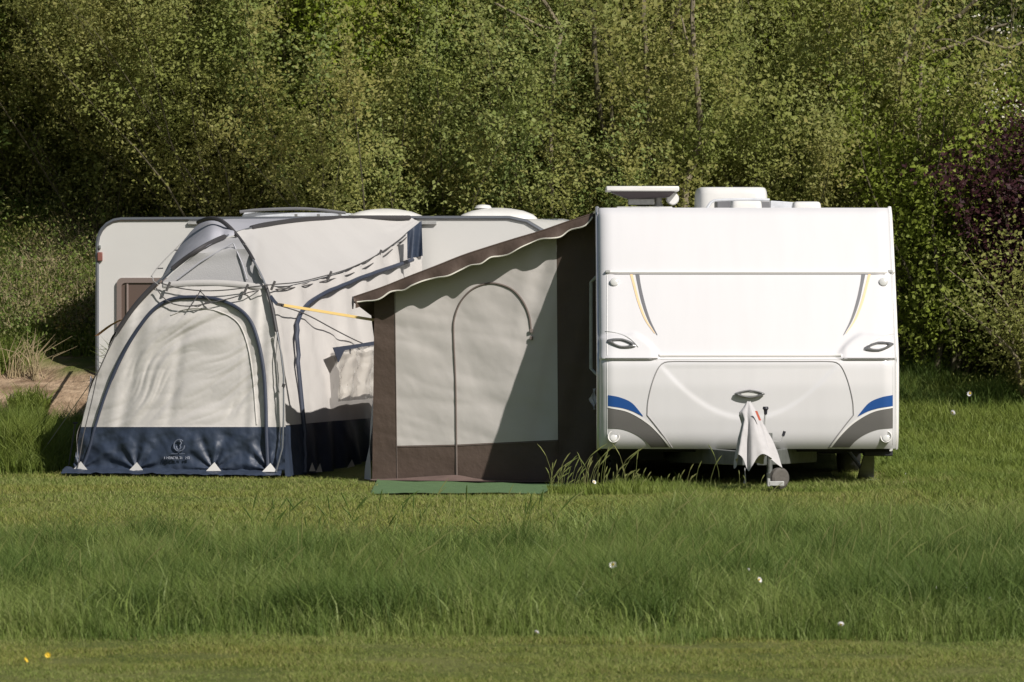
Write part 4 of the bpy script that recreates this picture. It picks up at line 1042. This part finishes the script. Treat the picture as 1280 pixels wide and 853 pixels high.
MB().tube(curve([W(189, 346, 48.9), W(197, 335, 49.1), W(208, 323, 49.4), W(222, 309, 49.6), W(246, 284, 49.8), W(252, 280, 49.8)], 20), .0055, 5).build('cord', 'cord_light', tent)
for x, y in ((195, 336), (218, 313)):
    MB().tube([W(x, y, 49.3), W(x+9, y-.5, 49.3)], .006, 5).build('toggle', 'cord', tent)
MB().tube([PW(190, 345, .0), PW(192, 352, .02), PW(198, 356, .04)], .005, 5).build('cord', 'cord_light', tent)
# yellow storm strap to the right, orange one at the left
ys = [PW(346, 380, .05)+Vector((0, 0, 0)), WW(372, 386, .35), W(400, 390, 47.6), W(440, 396, 47.2), W(468, 400.5, 46.9)]
MB().ribbon([PW(338, 370, .05), PW(343, 377, .06), ys[0]], .03).build('strap_end', 'piping', tent)
MB().ribbon([W(346+ (468-346)*i/12, 380.5+(400.5-380.5)*i/12, 47.75-.85*i/12) for i in range(13)], .036, Vector((.25, -.8, .55))).build('storm_strap', 'strap_yellow', tent)
MB().tube([W(346+ 8*i/3, 380.5+1.2*i/3, 47.73-.06*i/3) for i in range(4)], .014, 6).build('strap_buckle', 'pole_sleeve', tent)
MB().ribbon(curve([W(152, 400, 48.6), W(140, 406, 50), W(130, 413, 51.5), W(121, 420, 53.4)], 12), .04, Vector((0, -.7, .7))).build('side_strap', 'strap_orange', tent)
MB().tube(curve([PW(345, 381, .04), on_wall(365, 389, .06), on_wall(385, 397, .05), on_wall(410, 411, .05), on_wall(435, 424, .05), on_wall(455, 433, .05)], 20), .006, 5).build('cord', 'cord', tent)
# side guy stake and lines at the left corner
MB().tube([W(94, 530, 48.6), W(90, 556, 48.6), W(85, 590, 48.6)], .008, 6).build('guy_line', 'cord', tent)
MB().tube([W(91, 529, 48.6), W(97, 529, 48.6)], .010, 6).build('line_tensioner', 'pole_sleeve', tent)
gp = W(38, 589, 49.2)
MB().tube([PW(122, 467, .03), (gp.x, gp.y, .03)], .0035, 5).build('guy_line', 'cord_light', tent)
# washing at the left corner of the tent
def tw(u, v):
    px = 113-6*v+(11+3*v)*u; py = 470+42*v+4*math.sin(u*5); p = W(px, py, 48.15); p.y += .035*math.sin(u*7+v*3)+.02*fb(u*3, v*5); return p
o = MB().grid(tw, 14, 26).build('towel', 'towel', angle=80); retop(o, W(115, 512, 48.15)); tag(o, 'pale lilac towel hung at the left corner of the cream tent', 'towel')

# ================================================================== TREES AND SHRUBS
def leaf_arrays(P, D, ln, wd, r, flat=.0):
    """one kite-shaped face per leaf; flat > 0 turns the blades up and outwards to the light"""
    n = len(P); ax = D/np.linalg.norm(D, axis=1, keepdims=True)
    q = r.normal(size=(n, 3))
    if flat:
        o = P.copy(); o[:, 2] = 0; o /= np.linalg.norm(o, axis=1, keepdims=True)+.3
        nb = o*flat+np.array([0, 0, flat*.75])+q*.55; s = np.cross(ax, nb)
    else: s = np.cross(ax, q); s /= np.linalg.norm(s, axis=1, keepdims=True)+1e-9
    up = np.cross(s, ax)
    l = (ln*(.6+.7*r.random(n)))[:, None]; w_ = (wd*(.6+.7*r.random(n)))[:, None]
    a = P; b = P+ax*l*.45+s*w_/2+up*w_*.12; c = P+ax*l-up*l*.12; d = P+ax*l*.45-s*w_/2+up*w_*.12
    return np.stack([a, b, c, d], 1).reshape(-1, 3)
def leaf_obj(name, P, D, ln, wd, m, r, parent=None, flat=0):
    v = leaf_arrays(P, D, ln, wd, r, flat); k = np.arange(len(P))*4
    return npmesh(name, v, np.stack([k, k+1, k+2, k+3], 1), m, parent, smooth_=False)
def shrub(name, label, cat, group, leafm, barkm, seed, H=6.5, spread=1.5, nstem=16, shoots=26, leaves=22, ln=.050, wd=.021, shoot_len=.7, up=1.1, low=.06, tilt=.35, stem_r=.035, jit=.05):
    r = np.random.default_rng(seed); rr = random.Random(seed)
    root = thing(name, (0, 0, 0), label, cat, group)
    tr = MB(); Ps = []; Ds = []
    for i in range(nstem):
        an = rr.random()*2*math.pi; ti = tilt*(rr.random()**.7); h = H*(.62+.4*rr.random())
        b = Vector((math.cos(an), math.sin(an), 0)); st = b*spread*.16*rr.random()
        pts = [Vector((st.x, st.y, -.15))]
        n = 7
        for k in range(1, n+1):
            t = k/n; pts.append(Vector((st.x+b.x*spread*t*ti/.35*(.6+.4*t)+.10*math.sin(t*7+i), st.y+b.y*spread*t*ti/.35*(.6+.4*t)+.10*math.cos(t*5+i*2), h*t)))
        rad = [stem_r*(1-.88*k/n)*(.6+.7*rr.random()*0+.3*(i % 3)) for k in range(n+1)]
        tr.tube(pts, rad, 5)
        A = np.array([tuple(p) for p in pts])
        t = low+(1-low)*r.random(shoots)
        x = t*n; i0 = np.minimum(x.astype(int), n-1); f = (x-i0)[:, None]
        base = A[i0]*(1-f)+A[i0+1]*f
        d = r.normal(size=(shoots, 3)); d[:, 2] = np.abs(d[:, 2])*.6+up; d /= np.linalg.norm(d, axis=1, keepdims=True)
        sl = shoot_len*(.45+.8*r.random(shoots))*(1.15-.35*t)
        s = r.random((shoots, leaves))**.8
        P = base[:, None, :]+d[:, None, :]*(s*sl[:, None])[..., None]+r.normal(size=(shoots, leaves, 3))*jit
        D = d[:, None, :]*.7+r.normal(size=(shoots, leaves, 3))*.75
        Ps.append(P.reshape(-1, 3)); Ds.append(D.reshape(-1, 3))
    tr.build('trunk', barkm, root)
    leaf_obj('crown', np.concatenate(Ps), np.concatenate(Ds), ln, wd, leafm, r, root, 1.0)
    return root
def copy_tree(o, label=None):
    c = o.copy(); COL.objects.link(c)
    if label: c['label'] = label
    for ch in o.children:
        d = ch.copy(); COL.objects.link(d); d.parent = c
    return c
def place(o, x, y, rz=0, s=1.0, sz=None):
    o.location = (x, y, g1(x, y)-.05); o.rotation_euler = (0, 0, rz); o.scale = (s, s, sz or s)
    return o
WL = 'tall leafy willow shrub in the dense thicket behind the caravans'
GR = 'willow shrubs of the thicket behind the caravans'
A_ = shrub('willow_shrub', WL, 'shrub', GR, 'leaf_willow', 'bark', 21, nstem=32, shoots=98, leaves=28, spread=1.5, stem_r=.02, ln=.050, wd=.024)
B_ = shrub('willow_shrub', WL, 'shrub', GR, 'leaf_willow_green', 'bark', 22, nstem=32, shoots=94, leaves=28, spread=1.6, up=.8, stem_r=.02, ln=.052, wd=.026)
C_ = shrub('willow_shrub', WL, 'shrub', GR, 'leaf_willow_olive', 'bark_pale', 23, nstem=32, shoots=98, leaves=27, spread=1.4, up=1.3, stem_r=.026, ln=.050, wd=.024)
protos = [A_, B_, C_]; used = [False]*3
rr = random.Random(5)
spots = []
for row, (y, n, x0, x1) in enumerate(((57.6, 11, -4.6, 4.3), (59.2, 10, -5.6, 4.6), (60.8, 9, -6.2, 5.6))):
    for i in range(n):
        x = x0+(x1-x0)*i/(n-1)+rr.uniform(-.3, .3); spots.append((x, y+rr.uniform(-.4, .4), row))
for x, y, row in spots:
    # green in the middle left, olive towards the right, mixed elsewhere
    wgt = [1.0, 2.2 if -3 < x < .5 else .5, 2.0 if x > 0 else .6]
    k = rr.choices([0, 1, 2], wgt)[0]
    o = protos[k] if not used[k] else copy_tree(protos[k]); used[k] = True
    s = rr.uniform(.8, 1.1)
    if row == 0: s *= .88
    if x < -3.6 and row == 0: s *= .72
    if (x > 4.0 and row < 2) or x > 4.7: continue
    place(o, x, y, rr.random()*6.28, s)
# the thicket goes on beyond both sides of the view
for x, y, k, s in ((-7.4, 59.5, 0, 1), (-8.6, 60.5, 2, 1.05), (-9.9, 59.8, 1, 1), (-11.2, 61, 0, 1.05), (6.6, 60.6, 2, .9), (7.6, 59.8, 0, 1), (8.8, 60.8, 1, 1), (10.0, 59.9, 2, 1.05), (11.2, 61, 0, 1)):
    place(copy_tree(protos[k]), x, y, x*1.7, s)
# lower bushy willows that close the front of the thicket
BL, BG = 'low bushy willow filling the front of the thicket', 'low bushy willows along the front of the thicket'
D_ = shrub('bushy_willow', BL, 'shrub', BG, 'leaf_willow', 'bark', 24, H=4.2, nstem=30, shoots=66, leaves=27, spread=1.9, up=.6, stem_r=.015, ln=.050, wd=.025, tilt=.6)
E_ = shrub('bushy_willow', BL, 'shrub', BG, 'leaf_willow_olive', 'bark', 25, H=4.0, nstem=30, shoots=66, leaves=27, spread=1.8, up=.5, stem_r=.015, ln=.048, wd=.024, tilt=.6)
F_ = shrub('bushy_willow', BL, 'shrub', BG, 'leaf_willow_green', 'bark', 26, H=4.3, nstem=30, shoots=66, leaves=27, spread=1.9, up=.7, stem_r=.015, ln=.052, wd=.027, tilt=.6)
us = set()
for x, y, p_, s in ((-4.9, 58.4, D_, .75), (-4.0, 57.5, E_, .75), (-3.2, 57.0, D_, .85), (-2.4, 57.3, F_, .95), (-1.6, 56.7, E_, .8), (-.9, 57.2, F_, 1.05), (-.1, 56.7, F_, .85), (.7, 57.2, D_, 1.0), (1.4, 56.7, E_, .85), (2.2, 57.1, E_, 1.05), (3.0, 56.8, D_, .9), (3.7, 57.6, E_, 1.1), (-2.0, 58.2, D_, 1.25), (.3, 58.3, E_, 1.3), (2.6, 58.3, D_, 1.3), (-3.6, 58.6, F_, 1.15), (-4.4, 57.1, D_, .85), (-2.9, 56.3, E_, .9), (-5.3, 57.9, E_, .8), (-2.1, 56.2, D_, .9), (-1.2, 56.1, D_, .9)):
    o = p_ if p_.name not in us else copy_tree(p_); us.add(p_.name); place(o, x, y, rr.random()*6.28, s)
# individual trees
def T(*a, **k): return shrub(*a, **k)
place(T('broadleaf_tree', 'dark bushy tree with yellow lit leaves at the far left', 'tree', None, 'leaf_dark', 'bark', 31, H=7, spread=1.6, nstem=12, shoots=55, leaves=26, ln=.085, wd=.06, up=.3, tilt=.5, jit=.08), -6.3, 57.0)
place(T('broadleaf_tree', 'bright yellow green maple rising behind the thicket at upper left', 'tree', None, 'leaf_bright', 'bark', 32, H=5.8, spread=1.3, nstem=12, shoots=44, leaves=22, ln=.062, wd=.044, up=.1, low=.60, tilt=.30, jit=.08), -1.8, 56.4)
place(T('broadleaf_tree', 'yellow leaved tree behind the thicket at the top left corner', 'tree', None, 'leaf_bright', 'bark', 33, H=6.2, spread=1.3, nstem=9, shoots=30, leaves=18, ln=.08, wd=.055, up=.1, low=.66, tilt=.5, jit=.08), -4.4, 58.0)
place(T('broadleaf_tree', 'deep shadowed tree with dark leaves in the gap at upper left', 'tree', None, 'leaf_dark', 'bark', 34, H=7, spread=1.7, nstem=12, shoots=44, leaves=24, ln=.08, wd=.055, up=.3, low=.6, tilt=.4, jit=.08), -3.0, 57.9)  # dark leaf colour stands in for the shade of the gap
place(T('leafy_shrub', 'bright fresh green shrub standing right behind the white caravan', 'shrub', None, 'leaf_right', 'bark', 35, H=3.5, spread=1.0, nstem=22, shoots=50, leaves=25, ln=.055, wd=.034, up=.5, low=.10, tilt=.45), 4.55, 55.7)
place(T('leafy_shrub', 'tall yellow green shrub between white caravan and purple tree', 'shrub', None, 'leaf_right', 'bark', 36, H=5.0, spread=1.2, nstem=18, shoots=46, leaves=24, ln=.055, wd=.032, up=.8, low=.1, tilt=.4), 3.85, 57.4)
place(T('twiggy_shrub', 'loose olive shrub with bare twigs low at the right edge', 'shrub', None, 'leaf_willow_olive', 'bark_pale', 37, H=1.9, spread=1.3, nstem=24, shoots=34, leaves=20, ln=.045, wd=.026, up=.2, low=.12, tilt=.7), 5.5, 54.7)
place(T('purple_leaved_tree', 'dark purple leaved tree at the right edge', 'tree', None, 'leaf_purple', 'bark', 38, H=3.1, spread=.8, nstem=26, shoots=60, leaves=24, ln=.052, wd=.037, up=.3, low=.28, tilt=.5, jit=.08), 5.5, 55.5)
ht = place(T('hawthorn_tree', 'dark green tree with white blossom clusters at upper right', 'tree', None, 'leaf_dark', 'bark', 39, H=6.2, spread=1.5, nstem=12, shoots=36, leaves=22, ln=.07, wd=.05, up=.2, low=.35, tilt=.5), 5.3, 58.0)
r = np.random.default_rng(77); Ps = []
for px, py, n, rad in ((1258, 128, 80, .12), (1246, 122, 40, .07), (1270, 133, 40, .08), (1178, 110, 30, .06), (1170, 104, 20, .05), (1265, 35, 40, .07), (1240, 30, 18, .05), (1275, 155, 20, .05), (1226, 18, 10, .04), (1226, 95, 16, .06), (1258, 80, 12, .05), (1185, 150, 8, .04), (876, 12, 14, .05)):
    c = W(px, py, 55.7); Ps.append(np.array(tuple(c))+r.normal(size=(n//2, 3))*rad)
P = np.concatenate(Ps[:-1])-np.array(tuple(ht.location))
leaf_obj('blossom', P, r.normal(size=P.shape), .035, .032, 'leaf_blossom', r, ht)
# pale trunks and bare limbs standing in front of the leaves
def bare_tree(name, label, barkm, limbs, Y, leafn=600, seed=1, leafm='leaf_willow_olive'):
    r = np.random.default_rng(seed)
    base = W(limbs[0][0][0], 0, Y); gx = base.x; gzv = g1(gx, Y)
    root = thing(name, (gx, Y, gzv), label, 'tree')
    tr = MB(); P = []
    for j, (pts_) in enumerate(limbs):
        pts = [W(x, y, Y+.15*math.sin(j*2.1+k)) for k, (x, y, _) in enumerate(pts_)]
        rad = [q[2]/2/115.*1.05 for q in pts_]
        if j == 0:
            pts = [Vector((gx, Y, gzv-.1))]+pts; rad = [rad[0]*1.25]+rad
        nn = 26; c = curve(pts, nn); rads = list(np.interp(np.linspace(0, 1, nn+1), np.linspace(0, 1, len(rad)), rad))
        c = [q+Vector((.015*fb(q.z*3, j, 1), 0, 0)) for q in c]
        tr.tube(c, rads, 7)
        for q in c[3:]:
            P.append(np.array(tuple(q))+r.normal(size=(leafn//(26*len(limbs))+1, 3))*np.array([.28, .2, .28]))
    tr.build('trunk', barkm, root)
    P = np.concatenate(P)-np.array([gx, Y, gzv])
    leaf_obj('crown', P, r.normal(size=P.shape)+np.array([0, 0, .6]), .05, .022, leafm, r, root)
    return root
bare_tree('slender_tree', 'slender pale trunk rising behind the air conditioner to a bare top', 'bark_pale',
    [[(856, 255, 13), (862, 222, 12), (871, 190, 9), (875, 150, 8), (871, 110, 7), (867, 60, 6), (866, -20, 5)], [(868, 200, 6), (880, 180, 5), (893, 165, 3)], [(871, 100, 4), (862, 60, 3), (850, 20, 2)]], 55.3, 520, 4)
bare_tree('slender_tree', 'twisted brown trunk with twigs above the satellite aerial', 'bark',
    [[(768, 240, 8), (766, 200, 8), (757, 170, 9), (748, 130, 7), (744, 80, 6), (742, 10, 6)], [(762, 180, 5), (764, 150, 4), (763, 95, 3)], [(766, 165, 3), (770, 200, 3), (772, 235, 2)]], 55.8, 600, 5)
bare_tree('slender_tree', 'straight weathered trunk crossing the top right of centre', 'bark_pale',
    [[(812, 200, 5), (809, 120, 6), (807, 60, 6), (803, -20, 6)], [(840, 70, 6), (838, 40, 6), (848, 10, 5), (862, -20, 4)]], 55.9, 560, 6)
bare_tree('leaning_tree', 'leaning pale trunk forking at the upper right', 'bark_pale',
    [[(1122, 110, 6), (1128, 80, 8), (1140, 40, 10), (1147, 20, 9), (1155, -20, 9)], [(1147, 30, 5), (1160, 8, 5), (1170, -15, 4)]], 56.6, 400, 7)
bare_tree('dead_branch_tree', 'bare grey limbs spreading over the dark gap at upper right', 'bark_pale',
    [[(1150, 90, 3), (1170, 66, 5), (1200, 55, 6), (1225, 45, 5), (1240, 35, 4), (1262, 30, 3)], [(1166, 52, 3), (1185, 50, 3), (1205, 56, 3)], [(1215, 46, 3), (1240, 55, 3), (1262, 60, 3), (1280, 52, 3)], [(1200, 20, 6), (1180, 30, 4), (1165, 40, 2)], [(1200, 20, 5), (1220, 0, 5)], [(1225, 75, 3), (1240, 88, 2), (1262, 80, 1.5)]], 56.3, 240, 8, 'leaf_dark')
bare_tree('sapling', 'thin pale sapling stem between the thicket and the cream caravan', 'bark_pale',
    [[(344, 205, 4), (348, 170, 4), (352, 130, 4), (358, 90, 3)], [(350, 185, 2), (358, 176, 2), (368, 170, 1)]], 56.0, 380, 9)
bare_tree('sapling', 'leaning thin stem low in the thicket above the tent', 'bark',
    [[(274, 252, 4), (262, 228, 4), (245, 200, 3), (238, 180, 2)]], 56.0, 260, 10)
bare_tree('dead_branch_tree', 'pale broken limbs at the top of the thicket above the tent', 'bark_pale',
    [[(228, 60, 4), (205, 30, 7), (195, 20, 8), (180, 25, 4)], [(620, 8, 3), (600, 6, 3), (640, 30, 3), (665, 46, 2)]][:1], 57.9, 150, 11)
bare_tree('dead_branch_tree', 'thin forked limbs at the top centre of the thicket', 'bark_pale',
    [[(690, 120, 2), (703, 40, 5), (690, 18, 5), (672, -10, 5)], [(703, 36, 3), (680, 34, 3), (650, 20, 3), (618, 4, 3)], [(672, 46, 2), (650, 28, 2)]], 56.0, 300, 12)

# ---- undergrowth on the bank and under the trees
def undergrowth(name, n, xr, yr, h, m, ln, wd, seed, label, keep=None):
    r = np.random.default_rng(seed)
    nc = n//40; cx = xr[0]+(xr[1]-xr[0])*r.random(nc); cy = yr[0]+(yr[1]-yr[0])*r.random(nc)
    if keep is not None:
        k = keep(cx, cy); cx, cy = cx[k], cy[k]; nc = len(cx)
    ch = h*(.3+.9*r.random(nc))
    t = r.random((nc, 40)); 
    P = np.stack([cx[:, None]+r.normal(size=(nc, 40))*.12, cy[:, None]+r.normal(size=(nc, 40))*.12, gz(cx, cy)[:, None]+t*ch[:, None]], -1).reshape(-1, 3)
    D = r.normal(size=P.shape); D[:, 2] = np.abs(D[:, 2])
    o = leaf_obj(name, P, D, ln, wd, m, r); tag(o, label, 'undergrowth', kind='stuff'); return o
undergrowth('bank_undergrowth', 64000, (-7.2, -3.2), (54.3, 58.6), .50, 'leaf_bank', .042, .024, 51, 'brambles and weeds covering the bank at the left', lambda x, y: vnoise(x, y, 1.1, 20)+.5*smooth((y-54.3)/1.5) > .52)
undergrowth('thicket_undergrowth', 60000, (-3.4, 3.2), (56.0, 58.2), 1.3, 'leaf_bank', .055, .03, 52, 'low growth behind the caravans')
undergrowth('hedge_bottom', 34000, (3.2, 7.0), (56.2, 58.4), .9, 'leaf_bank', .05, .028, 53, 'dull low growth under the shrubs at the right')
# twigs under the right shrubs
r = random.Random(8); tw_ = MB()
for i in range(70):
    x = r.uniform(3.5, 6.4); y = r.uniform(55.9, 57); z = g1(x, y); an = r.uniform(-1, 1); l = r.uniform(.5, 1.5)
    tw_.tube([(x, y, z-.05), (x+an*l*.3, y-.1, z+l*.5), (x+an*l*.8, y-.15, z+l)], [.010, .007, .003], 4)
o = tw_.build('brushwood', 'bark_pale'); tag(o, 'bare twigs tangled under the shrubs at the right', 'brushwood', kind='stuff')

# ---- dry grass clumps at the left, one thing each
def straw_clump(x, y, h, n, label, seed):
    r = random.Random(seed); m_ = MB(); z = g1(x, y)
    for i in range(n):
        a = r.gauss(0, .35); l = h*r.uniform(.6, 1.05); q = r.gauss(0, .05); b = r.gauss(0, .04)
        m_.tube([(x+q, y+b, z-.03), (x+q+a*l*.35, y+b-.03, z+l*.55), (x+q+a*l*1.0+.06, y+b-.05, z+l*(1-.2*abs(a)))], [.0045, .0035, .001], 4)
    o = m_.build('dry_grass_clump', 'straw'); retop(o, (x, y, z)); tag(o, label, 'dry grass')
p = W(22, 478, 54.2); straw_clump(p.x, 53.9, .42, 22, 'upright straw coloured clump on the bare earth at the left edge', 1)
p = W(50, 478, 54.2); straw_clump(p.x, 53.8, .50, 24, 'fanned straw coloured clump on the bare earth nearer the tent', 2)
# a few clods and stones on the earth
r = random.Random(12)
for i in range(9):
    x = r.uniform(-5.7, -4.1); y = r.uniform(51.8, 53.6); s = r.uniform(.03, .08); m_ = MB()
    m_.lathe((x, y, g1(x, y)-s*.3), (r.uniform(-.2, .2), 0, 1), [(0, s*.8), (s*.4, s), (s*.8, s*.75), (s*1.0, s*.3)], 9)
    o = m_.build('earth_clod', 'straw' if False else 'bark_pale'); retop(o, (x, y, g1(x, y))); tag(o, 'small lump of earth lying on the bare bank', 'clod', 'clods on the bare earth')

# ---- daisies and dandelions
def flower(px, py, Y, name, petal, h, label, cat, grp, rad=.022, first={}):
    c = W(px, py, Y); z0 = g1(c.x, Y); c.z = max(c.z, z0+.03)
    if name in first:
        src = first[name]; o = src.copy(); COL.objects.link(o)
        for ch in src.children: d = ch.copy(); COL.objects.link(d); d.parent = o
        o.location = c; o.rotation_euler = (random.uniform(-.3, .3), 0, random.random()*6); s = rad/.022; o.scale = (s, s, s); return
    root = thing(name, (0, 0, 0), label, cat, grp); first[name] = root
    m_ = MB()
    for i in range(13):
        a = 2*math.pi*i/13; d = Vector((math.cos(a), -.55+.25*math.sin(a), math.sin(a)*.9)); s = Vector((-math.sin(a), 0, math.cos(a)))
        m_.add([d*.006, d*.016+s*.004, d*.024, d*.016-s*.004], [(0, 1, 2, 3)])
    m_.build('petals', petal, root)
    MB().lathe((0, -.004, 0), (0, -1, .3), [(0, .007), (.004, .0075), (.008, .004)], 10).build('flower_centre', 'petal_yellow', root)
    MB().tube([(0, 0, 0), (.003, .01, -.05), (0, .01, -.12)], .0015, 4).build('stem', 'leaf_bank', root)
    root.location = c; s = rad/.022; root.scale = (s, s, s)
DL, DG = 'small white daisy head standing in the grass', 'daisies in the grass'
for px, py, Y, s in ((766, 706, 29.3, .020), (948, 725, 28.6, .017), (1209, 732, 27.9, .018), (1236, 750, 27.2, .017), (1051, 781, 26.2, .016), (670, 791, 26, .013), (1133, 597, 47, .03), (1160, 600, 46.5, .025), (1168, 602, 46.5, .025), (1213, 492, 53.8, .03), (1190, 516, 52.5, .03), (1130, 610, 45.5, .024), (1255, 612, 45, .02), (742, 603, 44.5, .02), (33, 769, 26.8, .011), (37, 777, 26.6, .011), (935, 712, 29, .009), (1171, 734, 28, .009)):
    if 700 < py < 795 and px > 100:
        zf = .27 if py < 715 else .22 if py < 728 else .17 if py < 740 else .13 if py < 760 else .07
        Y = (CAMZ-zf)*F/(py-HZ); s *= 1.0
    flower(px, py, Y, 'daisy', 'petal', .1, DL, 'flower', DG, s)
for px, py, Y in ((60, 825, 24.2), (31, 834, 23.8)):
    flower(px, py, Y, 'dandelion', 'petal_yellow', .05, 'yellow dandelion head on the short turf at the lower left', 'flower', 'dandelions on the turf', .014)
